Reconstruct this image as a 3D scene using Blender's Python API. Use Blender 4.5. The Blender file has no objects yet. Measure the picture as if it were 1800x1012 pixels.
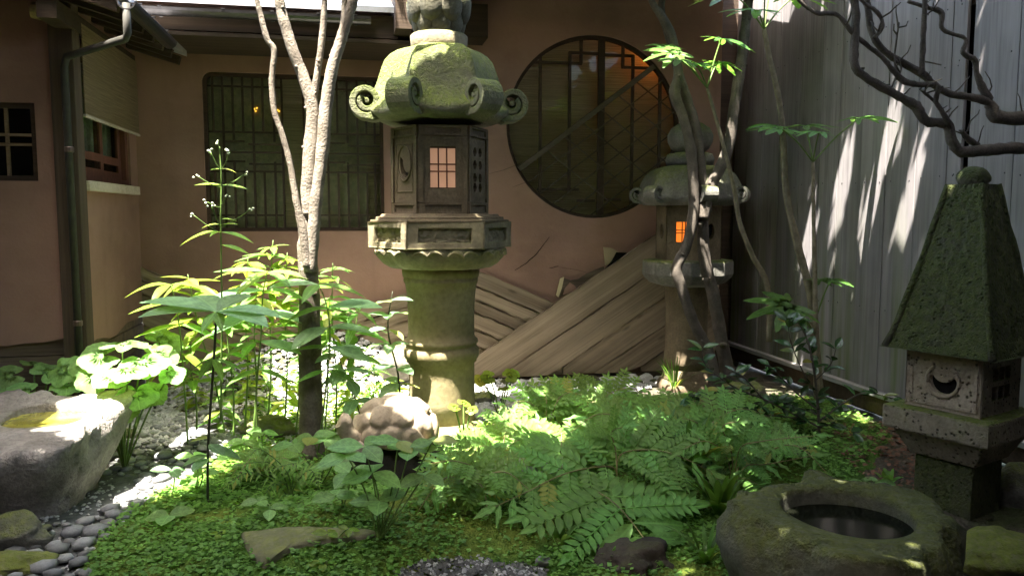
import bpy, bmesh, math, random
from mathutils import Vector, Matrix, noise
from mathutils.geometry import tessellate_polygon
R = math.radians
scene = bpy.context.scene
col = scene.collection

# ------------------------------------------------------------------ camera
CAM_H, YAW, PITCH, FPX = 1.4, R(11.3), R(5.3), 1400.0
cd = bpy.data.cameras.new('camera')
cam = bpy.data.objects.new('camera', cd)
col.objects.link(cam)
cam.location = (0, 0, CAM_H)
cam.rotation_euler = (R(90) - PITCH, 0, -YAW)
cd.sensor_width = 36.0
cd.lens = FPX / 1800.0 * 36.0
cd.clip_start, cd.clip_end = 0.05, 500
scene.camera = cam

# ------------------------------------------------------------------ light
SUN = Vector((0.22, 0.25, -1.0)).normalized()          # the way sunlight travels
EL = math.asin(-SUN.z)
AZ = math.atan2(-SUN.x, -SUN.y)                        # compass angle of the sun from +Y
world = bpy.data.worlds.new('World')
scene.world = world
world.use_nodes = True
wn = world.node_tree.nodes
sky = wn.new('ShaderNodeTexSky')
sky.sky_type = 'NISHITA'
sky.sun_disc = False
sky.sun_elevation = EL
sky.sun_rotation = AZ
sky.air_density, sky.dust_density, sky.ozone_density = 1.0, 4.0, 0.3
world.node_tree.links.new(sky.outputs[0], wn['Background'].inputs[0])
wn['Background'].inputs[1].default_value = 0.15
sl = bpy.data.lights.new('sun', 'SUN')
sl.energy = 5.0
sl.angle = R(0.5)
sl.color = (1.0, 0.95, 0.86)
so = bpy.data.objects.new('sun', sl)
col.objects.link(so)
so.rotation_euler = SUN.to_track_quat('-Z', 'Y').to_euler()
so.location = (-3, -2, 12)
vs = scene.view_settings
vs.view_transform, vs.look, vs.gamma, vs.exposure = 'Standard', 'None', 1.0, 3.55
vs.use_curve_mapping = False
scene.cycles.max_bounces = 8
scene.cycles.transparent_max_bounces = 12

# ------------------------------------------------------------------ where a pixel of the photograph lies in the place
_f = Vector((math.sin(YAW) * math.cos(PITCH), math.cos(YAW) * math.cos(PITCH), -math.sin(PITCH)))
_r = Vector((math.cos(YAW), -math.sin(YAW), 0))
_u = _r.cross(_f)
_C = Vector((0, 0, CAM_H))
def ray(x, y): return _f + _r * ((x - 900) / FPX) - _u * ((y - 506) / FPX)
def at(x, y, Y):
    d = ray(x, y); return _C + d * (Y / d.y)
def atX(x, y, X):
    d = ray(x, y); return _C + d * (X / d.x)
def atz(x, y, z=0.0):
    d = ray(x, y); return _C + d * ((z - CAM_H) / d.z)
def ppm(Y, x=900):                     # pixels per metre at a depth
    p = at(x, 506, Y); return FPX / (p - _C).dot(_f)

def hills(x, y):
    h = 0.0
    for cx, cy, a, sx, sy in ((-0.05, 3.35, .15, .62, .42), (1.05, 3.45, .13, .55, .4), (0.3, 4.3, .06, .6, .4),
                              (2.35, 4.5, .22, .55, .75), (1.6, 4.0, .10, .5, .5), (2.2, 3.3, .05, .8, .5), (-0.6, 4.9, .04, .4, .3), (-.25, 6.55, .50, .80, .50)):
        h += a * math.exp(-((x - cx) / sx) ** 2 - ((y - cy) / sy) ** 2)
    return h
def hgt(x, y):
    return hills(x, y) + 0.018 * noise.noise(Vector((x * 2.2, y * 2.2, 3.1))) + 0.008 * noise.noise(Vector((x * 7, y * 7, 1.7)))
def G(px, py):                         # a pixel on the uneven ground
    z = 0.0
    for _ in range(8):
        p = atz(px, py, z); z = 0.5 * z + 0.5 * hgt(p.x, p.y)
    return atz(px, py, z)

# ------------------------------------------------------------------ mesh helpers
class MB:
    def __init__(s): s.v, s.f = [], []
    def add(s, vs_, fs):
        o = len(s.v); s.v += [Vector(p) for p in vs_]; s.f += [tuple(i + o for i in q) for q in fs]; return s
    def box(s, a, b, M=None):
        (x0, y0, z0), (x1, y1, z1) = a, b
        P = [Vector(p) for p in ((x0,y0,z0),(x1,y0,z0),(x1,y1,z0),(x0,y1,z0),(x0,y0,z1),(x1,y0,z1),(x1,y1,z1),(x0,y1,z1))]
        if M: P = [M @ p for p in P]
        return s.add(P, ((0,3,2,1),(4,5,6,7),(0,1,5,4),(1,2,6,5),(2,3,7,6),(3,0,4,7)))
    def bar(s, p, q, w, h, up=(0, -1, 0)):      # a straight bar of section w (sideways) by h (along up)
        p, q = Vector(p), Vector(q); d = q - p; L = d.length; x = d / L
        z = Vector(up); z = (z - x * z.dot(x)).normalized(); y = z.cross(x)
        M = Matrix((( x.x, y.x, z.x, p.x), (x.y, y.y, z.y, p.y), (x.z, y.z, z.z, p.z), (0,0,0,1)))
        return s.box((0, -w/2, -h/2), (L, w/2, h/2), M)
    def tube(s, pts, rad, n=8, cap=True, lump=0.0, seed=0):
        pts = [Vector(p) for p in pts]; N = len(pts)
        if not isinstance(rad, (list, tuple)): rad = [rad] * N
        o = len(s.v); prev = None
        for i, p in enumerate(pts):
            t = (pts[min(i+1, N-1)] - pts[max(i-1, 0)]).normalized()
            if prev is None:
                a = Vector((1, 0, 0)) if abs(t.x) < .8 else Vector((0, 1, 0))
                prev = a
            u = (prev - t * prev.dot(t)).normalized(); prev = u; w = t.cross(u)
            for k in range(n):
                an = 2 * math.pi * k / n; dr = u * math.cos(an) + w * math.sin(an)
                r = rad[i]
                if lump: r *= 1 + lump * noise.noise((p + dr * rad[i]) * (1.2 / max(rad[i], .004) * .35) + Vector((seed, 0, 0)))
                s.v.append(p + dr * r)
        for i in range(N - 1):
            for k in range(n):
                a = o + i*n + k; b = o + i*n + (k+1) % n
                s.f.append((a, b, b + n, a + n))
        if cap:
            s.f.append(tuple(o + k for k in reversed(range(n)))); s.f.append(tuple(o + (N-1)*n + k for k in range(n)))
        return s
    def lathe(s, prof, n=32, ph=0.0, c=(0, 0), rf=None, cap=True):
        o = len(s.v); N = len(prof)
        for (r, z) in prof:
            for k in range(n):
                a = ph + 2 * math.pi * k / n
                q = rf(r, z, a) if rf else (r, z)
                s.v.append(Vector((c[0] + q[0] * math.sin(a), c[1] - q[0] * math.cos(a), q[1])))
        for i in range(N - 1):
            for k in range(n):
                a = o + i*n + k; b = o + i*n + (k+1) % n
                s.f.append((a, b, b + n, a + n))
        if cap:
            s.f.append(tuple(o + k for k in reversed(range(n)))); s.f.append(tuple(o + (N-1)*n + k for k in range(n)))
        return s
    def plate(s, outer, holes=(), t=.02, M=None):   # a flat panel with openings: face in local z=0, back at z=-t
        loops = [[Vector((p[0], p[1], 0)) for p in l] for l in [outer] + list(holes)]
        flat = [p for l in loops for p in l]; n = len(flat)
        tri = tessellate_polygon(loops)
        P = flat + [p + Vector((0, 0, -t)) for p in flat]
        F = [tuple(q) for q in tri] + [tuple(i + n for i in reversed(q)) for q in tri]
        k = 0
        for l in loops:
            m = len(l)
            for i in range(m):
                a, b = k + i, k + (i + 1) % m
                F.append((a, b, b + n, a + n))
            k += m
        if M: P = [M @ p for p in P]
        return s.add(P, F)
    def grid(s, f, nu, nv, closed=False):
        o = len(s.v)
        for j in range(nv + 1):
            for i in range(nu + (0 if closed else 1)): s.v.append(Vector(f(i / nu, j / nv)))
        w = nu if closed else nu + 1
        for j in range(nv):
            for i in range(nu):
                a = o + j*w + i; b = o + j*w + (i + 1) % w if closed else o + j*w + i + 1
                s.f.append((a, b, b + w, a + w))
        return s
    def mesh(s, name, mat=None, smooth=False, recalc=True, bevel=0.0):
        me = bpy.data.meshes.new(name); me.from_pydata(s.v, [], s.f); me.update()
        if recalc or bevel:
            bm = bmesh.new(); bm.from_mesh(me)
            if bevel:
                bmesh.ops.remove_doubles(bm, verts=bm.verts, dist=1e-5)
                ed = [e for e in bm.edges if len(e.link_faces) == 2 and e.calc_face_angle(0) > .5]
                bmesh.ops.bevel(bm, geom=ed, offset=bevel, segments=2, profile=.6, affect='EDGES')
            bmesh.ops.recalc_face_normals(bm, faces=bm.faces); bm.to_mesh(me); bm.free()
        if smooth:
            me.polygons.foreach_set('use_smooth', [True] * len(me.polygons))
        if mat: me.materials.append(mat)
        return me
    def build(s, name, mat, parent=None, smooth=False, recalc=True, bevel=0.0, org=None):
        # vertices are given in world space; the object's origin is put at org (or at its parent's place)
        base = Vector(org) if org is not None else (world_of(parent) if parent else Vector((0, 0, 0)))
        if base.length: s.v = [p - base for p in s.v]
        return link(s.mesh(name, mat, smooth, recalc, bevel), name, parent, base)

WORLD = {}
def world_of(o): return WORLD.get(o.name, Vector((0, 0, 0)))
def link(me, name, parent=None, base=Vector((0, 0, 0))):
    o = bpy.data.objects.new(name, me); col.objects.link(o)
    base = Vector(base)
    if parent: o.parent = parent; o.location = base - world_of(parent)
    else: o.location = base
    WORLD[o.name] = base
    return o
def thing(name, label, cat, loc, group=None):
    o = bpy.data.objects.new(name, None); col.objects.link(o)
    o.empty_display_size = .1
    o.location = loc; WORLD[o.name] = Vector(loc)
    return tag(o, label, cat, group)
def tag(o, label, cat, group=None):
    o['label'] = label; o['category'] = cat
    if group: o['group'] = group
    return o
def struct(o): o['kind'] = 'structure'; return o
def stuff(o, label=None, cat=None):
    o['kind'] = 'stuff'
    if label: o['label'] = label; o['category'] = cat
    return o
def basis(pos, d, up=(0, 0, 1), s=1.0):
    x = Vector(d).normalized(); z = Vector(up); z = z - x * z.dot(x)
    if z.length < 1e-4: z = Vector((0.3, -1, .2)); z = z - x * z.dot(x)
    z.normalize(); y = z.cross(x)
    return Matrix(((x.x*s, y.x*s, z.x*s, pos[0]), (x.y*s, y.y*s, z.y*s, pos[1]), (x.z*s, y.z*s, z.z*s, pos[2]), (0, 0, 0, 1)))
def put(me, name, parent, M):          # one more object with shared mesh data, placed by a world matrix
    o = bpy.data.objects.new(name, me); col.objects.link(o); o.parent = parent
    o.matrix_local = Matrix.Translation(-world_of(parent)) @ M
    WORLD[o.name] = M.to_translation()
    return o
def smoothpts(pts, n=4):               # Catmull-Rom through points (any dimension as tuples)
    P = [Vector(p) for p in pts]; out = []
    for i in range(len(P) - 1):
        a, b, c, d = P[max(i-1, 0)], P[i], P[i+1], P[min(i+2, len(P)-1)]
        for k in range(n):
            t = k / n
            out.append(.5 * ((2*b) + (c - a)*t + (2*a - 5*b + 4*c - d)*t*t + (3*b - a - 3*c + d)*t**3))
    out.append(P[-1]); return out
def inpoly(x, y, poly):
    c = False; j = len(poly) - 1
    for i in range(len(poly)):
        (xi, yi), (xj, yj) = poly[i], poly[j]
        if (yi > y) != (yj > y) and x < (xj - xi) * (y - yi) / (yj - yi) + xi: c = not c
        j = i
    return c
def blob(name, mat, seed, sub=3, size=(1, 1, 1), rough=.25, flat=0.0, freq=1.6):
    bm = bmesh.new(); bmesh.ops.create_icosphere(bm, subdivisions=sub, radius=1)
    for v in bm.verts:
        p = v.co.copy(); q = p * freq + Vector((seed * 7.3, seed * 3.1, seed))
        d = 1 + rough * noise.noise(q) + rough * .45 * noise.noise(q * 2.7) + rough * .2 * noise.noise(q * 6)
        p *= d
        if flat: p.z = max(min(p.z, 1 - flat), -1)
        v.co = Vector((p.x * size[0], p.y * size[1], p.z * size[2]))
    me = bpy.data.meshes.new(name); bm.to_mesh(me); bm.free()
    me.polygons.foreach_set('use_smooth', [True] * len(me.polygons)); me.materials.append(mat)
    return me

# ------------------------------------------------------------------ materials
class NT:
    def __init__(s, name):
        s.m = bpy.data.materials.new(name); s.m.use_nodes = True
        s.t = s.m.node_tree; s.n = s.t.nodes; s.b = s.n['Principled BSDF']; s.out = s.n['Material Output']
        tc = s.n.new('ShaderNodeTexCoord'); oi = s.n.new('ShaderNodeObjectInfo')
        s.rand = oi.outputs['Random']
        ad = s.n.new('ShaderNodeVectorMath'); ad.operation = 'MULTIPLY_ADD'
        s.L(tc.outputs['Object'], ad.inputs[0]); ad.inputs[1].default_value = (1, 1, 1)
        cm = s.n.new('ShaderNodeCombineXYZ')
        mu = s.math('MULTIPLY', s.rand, 37.0)
        for i in range(3): s.L(mu, cm.inputs[i])
        s.L(cm.outputs[0], ad.inputs[2]); s.co = ad.outputs[0]; s.raw = tc.outputs['Object']
        g = s.n.new('ShaderNodeNewGeometry'); sp = s.n.new('ShaderNodeSeparateXYZ'); s.L(g.outputs['Normal'], sp.inputs[0])
        s.nz = sp.outputs[2]; s.pos = g.outputs['Position']
    def L(s, a, b): s.t.links.new(a, b)
    def sv(s, inp, v):
        if isinstance(v, bpy.types.NodeSocket): s.L(v, inp)
        else: inp.default_value = v
    def math(s, op, a, b=0.0, c=None, clamp=False):
        n = s.n.new('ShaderNodeMath'); n.operation = op; n.use_clamp = clamp
        s.sv(n.inputs[0], a); s.sv(n.inputs[1], b)
        if c is not None: s.sv(n.inputs[2], c)
        return n.outputs[0]
    def map(s, v, scale, off=(0, 0, 0)):
        n = s.n.new('ShaderNodeMapping'); s.L(v, n.inputs[0]); n.inputs['Scale'].default_value = scale; n.inputs['Location'].default_value = off
        return n.outputs[0]
    def noise(s, scale, detail=4, v=None, rough=.6, dist=0.0):
        n = s.n.new('ShaderNodeTexNoise'); s.L(v or s.co, n.inputs['Vector'])
        n.inputs['Scale'].default_value = scale; n.inputs['Detail'].default_value = detail
        n.inputs['Roughness'].default_value = rough; n.inputs['Distortion'].default_value = dist
        return n.outputs['Fac']
    def voro(s, scale, v=None, feat='F1'):
        n = s.n.new('ShaderNodeTexVoronoi'); n.feature = feat; s.L(v or s.co, n.inputs['Vector']); n.inputs['Scale'].default_value = scale
        return n.outputs['Distance']
    def ramp(s, f, a, b):
        n = s.n.new('ShaderNodeMapRange'); n.interpolation_type = 'SMOOTHSTEP'; s.L(f, n.inputs[0])
        n.inputs[1].default_value = a; n.inputs[2].default_value = b; return n.outputs[0]
    def mix(s, f, a, b, mode='MIX'):
        n = s.n.new('ShaderNodeMix'); n.data_type = 'RGBA'; n.blend_type = mode
        s.sv(n.inputs[0], f)
        s.sv(n.inputs[6], a if isinstance(a, bpy.types.NodeSocket) else (*a, 1)); s.sv(n.inputs[7], b if isinstance(b, bpy.types.NodeSocket) else (*b, 1))
        return n.outputs[2]
    def bump(s, h, st=.4, dist=.01):
        n = s.n.new('ShaderNodeBump'); n.inputs['Strength'].default_value = st; n.inputs['Distance'].default_value = dist
        s.L(h, n.inputs['Height']); s.L(n.outputs[0], s.b.inputs['Normal']); return n.outputs[0]
    def fin(s, c, rough=.8, spec=.3):
        s.sv(s.b.inputs['Base Color'], c if isinstance(c, bpy.types.NodeSocket) else (*c, 1)); s.sv(s.b.inputs['Roughness'], rough)
        s.b.inputs['Specular IOR Level'].default_value = spec; return s.m

def stone(name, c1, c2, moss=None, amt=.5, scale=6, st=.6, pits=0.0, dist=.012, side=0.0, rough=.85, var=0.0):
    t = NT(name); a = t.noise(scale, 6); f = t.noise(scale * 9, 4); g = t.noise(scale * .35, 3)
    c = t.mix(t.ramp(a, .3, .7), c1, c2); c = t.mix(t.math('MULTIPLY', t.ramp(f, .35, .75), .45), c, tuple(x * .5 for x in c1))
    h = t.math('ADD', t.math('MULTIPLY', a, .7), t.math('MULTIPLY', f, .5))
    if pits:
        v = t.ramp(t.voro(scale * 5), .12, .32); h = t.math('ADD', h, t.math('MULTIPLY', v, pits))
        c = t.mix(v, tuple(x * .45 for x in c1), c)
    if moss:
        m = t.math('ADD', t.math('MULTIPLY', t.nz, .55), t.math('ADD', t.math('MULTIPLY', a, .7), t.math('MULTIPLY', g, .8)))
        m = t.math('ADD', m, side); m = t.math('MULTIPLY', t.ramp(m, 1.25 - amt, 1.85 - amt), t.math('ADD', .55, t.math('MULTIPLY', t.ramp(f, .3, .6), .45)))
        mc = t.mix(t.ramp(t.noise(scale * 4, 3), .3, .7), moss, tuple(min(1, x * y) for x, y in zip(moss, (1.6, 1.5, 1.3))))
        c = t.mix(m, c, mc); h = t.math('ADD', h, t.math('MULTIPLY', t.math('MULTIPLY', m, t.noise(scale * 16, 2)), .7))
    if var:
        c = t.mix(t.math('MULTIPLY', t.rand, var), c, tuple(x * y for x, y in zip(c1, (.45, .42, .38))))
    t.bump(h, st, dist); return t.fin(c, rough, .25)

def wood(name, c1, c2, axis=0, st=.5, streak=None, grain=14, rough=.8, dist=.006, spec=.2, hvar=.5, knots=False):
    t = NT(name); sc = [grain] * 3; sc[axis] = .3
    v = t.map(t.co, sc); a = t.noise(1.0, 8, v, .72, 0.0); sc2 = [grain * 5] * 3; sc2[axis] = 1.6
    b = t.noise(1.0, 4, t.map(t.co, sc2), .6); w = t.noise(1.6, 3)
    c = t.mix(t.ramp(a, .3, .7), c1, c2); c = t.mix(t.math('MULTIPLY', t.ramp(b, .45, .8), .6), c, tuple(x * .45 for x in c1))
    c = t.mix(t.math('MULTIPLY', t.ramp(w, .4, .75), .35), c, tuple(x * 1.3 for x in c2))
    if knots:
        vk = t.voro(1.0, t.map(t.co, (2.2, 7, 7))); kk = t.math('SUBTRACT', 1.0, t.ramp(vk, .05, .16)); c = t.mix(t.math('MULTIPLY', kk, .8), c, tuple(x * .35 for x in c1))
    if streak:
        sp = t.n.new('ShaderNodeSeparateXYZ'); t.L(t.pos, sp.inputs[0])
        sm = t.map(t.pos, (1, 6, .35)); q = t.noise(1.0, 4, sm, .6)
        low = t.n.new('ShaderNodeMapRange'); t.L(sp.outputs[2], low.inputs[0]); low.inputs[1].default_value = 1.75; low.inputs[2].default_value = .35
        m = t.math('MULTIPLY', t.ramp(q, .42, .68), low.outputs[0]); c = t.mix(t.math('MULTIPLY', m, .75), c, streak)
    hv = t.n.new('ShaderNodeHueSaturation'); t.L(c, hv.inputs['Color'])
    t.L(t.math('ADD', t.math('MULTIPLY', t.rand, hvar), 1 - hvar / 2), hv.inputs['Value'])
    t.bump(t.math('ADD', a, t.math('MULTIPLY', b, .7)), st, dist); return t.fin(hv.outputs[0], rough, spec)

def leafm(name, c, trans=.4, rough=.55, tc=None, var=.5, spec=.25):
    t = NT(name); a = t.noise(9, 3)
    cc = t.mix(t.ramp(a, .3, .7), tuple(x * .8 for x in c), tuple(x * 1.2 for x in c))
    sp = t.n.new('ShaderNodeSeparateXYZ'); t.L(t.raw, sp.inputs[0]); vein = t.math('SUBTRACT', 1.0, t.ramp(t.math('ABSOLUTE', sp.outputs[1]), .004, .022))
    cc = t.mix(t.math('MULTIPLY', vein, .5), cc, tuple(x * 1.7 for x in c))
    rib = t.math('SINE', t.math('MULTIPLY', t.math('SUBTRACT', sp.outputs[0], t.math('ABSOLUTE', sp.outputs[1])), 75.0)); cc = t.mix(t.math('MULTIPLY', t.ramp(rib, .55, 1.0), .22), cc, tuple(x * 1.5 for x in c))
    cc = t.mix(t.math('MULTIPLY', t.ramp(t.rand, .93, .97), .65), cc, (.24, .19, .04))
    hv = t.n.new('ShaderNodeHueSaturation'); t.L(cc, hv.inputs['Color'])
    t.L(t.math('ADD', t.math('MULTIPLY', t.rand, var), 1 - var / 2), hv.inputs['Value'])
    t.L(t.math('ADD', t.math('MULTIPLY', t.rand, .03), .485), hv.inputs['Hue'])
    t.bump(t.noise(40, 2), .15, .003)
    t.fin(hv.outputs[0], rough, spec)
    tr = t.n.new('ShaderNodeBsdfTranslucent'); tc = tc or tuple(x * y for x, y in zip(c, (2.4, 2.1, 1.2)))
    tm = t.mix(1.0, hv.outputs[0], tuple(min(4, y / max(x, .002)) for x, y in zip(c, tc)), 'MULTIPLY')
    t.L(tm, tr.inputs['Color'])
    mx = t.n.new('ShaderNodeMixShader'); mx.inputs[0].default_value = trans
    t.L(t.b.outputs[0], mx.inputs[1]); t.L(tr.outputs[0], mx.inputs[2]); t.L(mx.outputs[0], t.out.inputs[0])
    return t.m

def glass(name, tint=(.8, .85, .8), fac=.14):
    t = NT(name); tr = t.n.new('ShaderNodeBsdfTransparent'); tr.inputs[0].default_value = (*tint, 1)
    gl = t.n.new('ShaderNodeBsdfGlossy'); gl.inputs['Roughness'].default_value = .03
    lw = t.n.new('ShaderNodeFresnel'); lw.inputs[0].default_value = 1.5
    mx = t.n.new('ShaderNodeMixShader'); t.L(t.math('MULTIPLY', lw.outputs[0], fac), mx.inputs[0])
    t.L(tr.outputs[0], mx.inputs[1]); t.L(gl.outputs[0], mx.inputs[2]); t.L(mx.outputs[0], t.out.inputs[0]); return t.m
def emit(name, c, s):
    t = NT(name); t.fin(c, .7, .2); t.b.inputs['Emission Color'].default_value = (*c, 1); t.b.inputs['Emission Strength'].default_value = s; return t.m

def plaster(name, c):
    t = NT(name); a = t.noise(1.1, 5); b = t.noise(5, 5); f = t.noise(55, 3)
    cc = t.mix(t.ramp(a, .3, .7), tuple(x * .78 for x in c), tuple(x * 1.16 for x in c))
    tw = t.noise(1.0, 4, t.map(t.co, (2.2, 2.2, 7))); cc = t.mix(t.math('MULTIPLY', t.ramp(tw, .5, .75), .3), cc, tuple(x * y for x, y in zip(c, (1.25, 1.3, 1.35))))
    cc = t.mix(t.math('MULTIPLY', t.ramp(b, .5, .8), .5), cc, tuple(x * y for x, y in zip(c, (.8, .74, .68))))
    st = t.noise(1.0, 4, t.map(t.pos, (5, 5, .5))); cc = t.mix(t.math('MULTIPLY', t.ramp(st, .55, .8), .25), cc, tuple(x * .6 for x in c))
    t.bump(t.math('ADD', t.math('MULTIPLY', f, .5), t.math('ADD', b, tw)), .4, .009); return t.fin(cc, .9, .15)

def blindm(name, c, axis=2, per=160, trans=.35):
    t = NT(name); sp = t.n.new('ShaderNodeSeparateXYZ'); t.L(t.raw, sp.inputs[0])
    w = t.math('SINE', t.math('MULTIPLY', sp.outputs[axis], per * 2.0)); q = t.noise(1.0, 3, t.map(t.raw, (3, 3, 220)))
    cc = t.mix(t.ramp(q, .3, .7), tuple(x * .65 for x in c), c)
    t.bump(w, .5, .003); t.fin(cc, .7, .2)
    tr = t.n.new('ShaderNodeBsdfTranslucent'); t.L(cc, tr.inputs[0]); mx = t.n.new('ShaderNodeMixShader'); mx.inputs[0].default_value = trans
    t.L(t.b.outputs[0], mx.inputs[1]); t.L(tr.outputs[0], mx.inputs[2]); t.L(mx.outputs[0], t.out.inputs[0]); return t.m

def flat(name, c, rough=.6, spec=.3, metal=0.0, bump=0.0, sc=30):
    t = NT(name); a = t.noise(sc, 4)
    if bump: t.bump(a, bump, .004)
    t.b.inputs['Metallic'].default_value = metal
    return t.fin(t.mix(t.ramp(a, .3, .7), tuple(x * .8 for x in c), tuple(x * 1.2 for x in c)), rough, spec)

def groundm(name, c1, c2, c3, scale=18):
    t = NT(name); a = t.noise(scale, 6); b = t.noise(2.2, 4); v = t.voro(scale * 3)
    c = t.mix(t.ramp(a, .3, .7), c1, c2); c = t.mix(t.ramp(b, .45, .65), c, c3)
    t.bump(t.math('ADD', a, t.math('MULTIPLY', v, .8)), .9, .015); return t.fin(c, .95, .15)

M = {}
M['plaster'] = plaster('terracotta_plaster', (.275, .165, .12))
M['plank'] = wood('weathered_plank', (.15, .108, .07), (.30, .235, .16), 0, .6, grain=16, dist=.010, knots=True, hvar=.35)
M['fence'] = wood('grey_fence_wood', (.175, .16, .162), (.28, .26, .262), 2, .35, streak=(.115, .15, .035), grain=9, hvar=.22)
M['darkwood'] = wood('dark_timber', (.035, .024, .016), (.07, .046, .03), 0, .4, grain=20)
M['darkwoodz'] = wood('dark_timber_upright', (.05, .036, .024), (.095, .066, .044), 2, .4, grain=20)
M['wainscot'] = wood('old_wainscot', (.085, .06, .042), (.15, .11, .075), 0, .6, grain=16)
M['sillwood'] = wood('pale_sill_wood', (.36, .30, .22), (.48, .41, .31), 0, .4, grain=16)
M['lattice'] = wood('lattice_wood', (.035, .022, .014), (.06, .038, .024), 0, .3, grain=30)
M['redframe'] = wood('red_brown_frame', (.10, .04, .025), (.15, .06, .038), 2, .3, grain=30)
M['graywood'] = wood('silver_wood', (.26, .25, .24), (.4, .39, .37), 1, .4, grain=14)
M['bluewood'] = flat('aged_copper_pipe', (.038, .036, .03), .7, .2, 0.0, .2, 14)
M['pipe'] = flat('brown_metal_pipe', (.10, .07, .055), .45, .4, .4, .15, 20)
M['gutter'] = flat('dark_gutter_metal', (.06, .055, .055), .3, .5, .6, .1, 20)
M['rooftile'] = flat('grey_roof_metal', (.42, .42, .43), .45, .4, .2, .2, 9)
M['glass'] = glass('window_glass')
M['blind'] = blindm('bamboo_blind', (.64, .46, .32))
M['sudare'] = blindm('reed_blind', (.34, .25, .14))
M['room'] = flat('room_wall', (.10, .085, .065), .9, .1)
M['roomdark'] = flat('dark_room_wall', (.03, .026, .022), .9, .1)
M['ground'] = groundm('garden_soil', (.05, .042, .03), (.095, .08, .06), (.06, .075, .028))
M['moss'] = groundm('moss', (.035, .085, .012), (.08, .15, .022), (.12, .15, .025), 30)
M['lant'] = stone('mossy_lantern_stone', (.16, .135, .085), (.27, .225, .14), (.085, .10, .026), .42, 5, .7)
M['lantroof'] = stone('mossy_roof_stone', (.105, .10, .068), (.18, .17, .118), (.075, .10, .018), .68, 6, .9, dist=.016)
M['lantdark'] = stone('dark_firebox_stone', (.10, .075, .045), (.17, .13, .08), (.06, .065, .02), .2, 7, .5)
M['lantpale'] = stone('pale_shaft_stone', (.17, .135, .065), (.25, .205, .11), (.11, .115, .03), .25, 4, .4)
M['grey'] = stone('grey_granite', (.10, .095, .08), (.19, .18, .155), (.075, .09, .02), .5, 7, .9)
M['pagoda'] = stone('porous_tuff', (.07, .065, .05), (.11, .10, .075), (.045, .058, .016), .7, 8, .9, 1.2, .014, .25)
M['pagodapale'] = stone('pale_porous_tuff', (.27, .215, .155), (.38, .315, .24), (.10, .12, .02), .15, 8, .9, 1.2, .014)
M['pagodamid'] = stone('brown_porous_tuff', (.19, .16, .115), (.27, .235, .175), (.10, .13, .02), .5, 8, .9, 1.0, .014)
M['basin'] = stone('grey_brown_rock', (.17, .15, .13), (.33, .30, .265), None, 0, 5, 1.0, dist=.03)
M['basinmoss'] = stone('mossy_basin_rock', (.08, .08, .065), (.14, .14, .115), (.06, .07, .018), .55, 4, 1.0, dist=.02, side=.1)
M['rock'] = stone('garden_rock', (.13, .115, .09), (.24, .21, .17), (.08, .10, .022), .5, 5, .8)
M['rockmoss'] = stone('moss_grown_rock', (.12, .105, .07), (.2, .175, .12), (.095, .115, .022), .75, 5, .8, side=.1)
M['rockdark'] = stone('dark_red_rock', (.025, .02, .016), (.055, .042, .034), (.05, .06, .012), .1, 6, .9)
M['turtle'] = stone('tan_carved_stone', (.28, .22, .145), (.38, .31, .215), None, 0, 7, .5)
M['pebble'] = stone('river_pebble', (.26, .265, .265), (.36, .36, .35), None, 0, 5, .15, rough=.6, var=.9)
M['pebble2'] = stone('dark_river_pebble', (.15, .155, .16), (.22, .22, .22), None, 0, 5, .1, rough=.6)
M['white'] = stone('pale_stone', (.42, .41, .38), (.60, .58, .54), None, 0, 7, .4)
M['gravel'] = stone('pale_gravel', (.30, .30, .28), (.5, .49, .46), None, 0, 9, .4)
M['gravelD'] = stone('dark_gravel', (.05, .05, .048), (.13, .13, .125), None, 0, 20, .4)
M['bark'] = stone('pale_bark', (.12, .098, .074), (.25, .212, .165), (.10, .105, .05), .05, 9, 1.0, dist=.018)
M['barklow'] = stone('shade_toned_lower_bark', (.085, .068, .05), (.18, .15, .115), (.05, .06, .02), .1, 9, .8, dist=.012)  # lower trunk's shade is put into this darker bark colour
M['barkdark'] = stone('dark_bark', (.06, .05, .04), (.12, .10, .08), (.06, .07, .02), .1, 12, .8, dist=.01)
M['barktan'] = stone('tan_stem_bark', (.13, .11, .07), (.24, .20, .13), None, 0, 22, .6, dist=.006)
M['stem'] = flat('green_stem', (.10, .16, .035), .5, .3)
M['stemdark'] = flat('dark_stem', (.04, .04, .022), .6, .3)
M['stemtan'] = flat('tan_fern_stalk', (.22, .18, .07), .5, .3)
M['leaf'] = leafm('bush_leaf', (.10, .20, .045), .42)
M['leafblue'] = leafm('blue_green_leaf', (.14, .24, .12), .35, .5)
M['leafbig'] = leafm('round_leaf', (.16, .285, .095), .4, .5)
M['leaflime'] = leafm('lime_leaf', (.15, .23, .03), .45, .45)
M['fern'] = leafm('fern_leaf', (.125, .25, .06), .35, .5, var=.35)
M['fernlight'] = leafm('light_fern_leaf', (.13, .23, .05), .4, .5, var=.4)
M['strap'] = leafm('strap_leaf', (.06, .13, .02), .35, .4)
M['camellia'] = leafm('glossy_shrub_leaf', (.03, .075, .022), .2, .25, var=.7, spec=.6)
M['fatsia'] = leafm('palmate_leaf', (.06, .15, .03), .45, .38)
M['canopy'] = leafm('canopy_leaf', (.055, .11, .022), .35, .5)
M['cover'] = leafm('ground_cover_leaf', (.105, .225, .04), .3, .5)
M['litter'] = flat('fallen_leaves', (.13, .065, .04), .8, .2)
M['flower'] = flat('pale_flower', (.55, .6, .42), .6, .2)
t = NT('basin_water'); t.bump(t.noise(5, 2), .04, .01); t.b.inputs['Transmission Weight'].default_value = 0.0
M['water'] = t.fin((.007, .008, .005), .12, .06)
t = NT('pollen_water'); t.bump(t.noise(8, 3), .15, .01)
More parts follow.
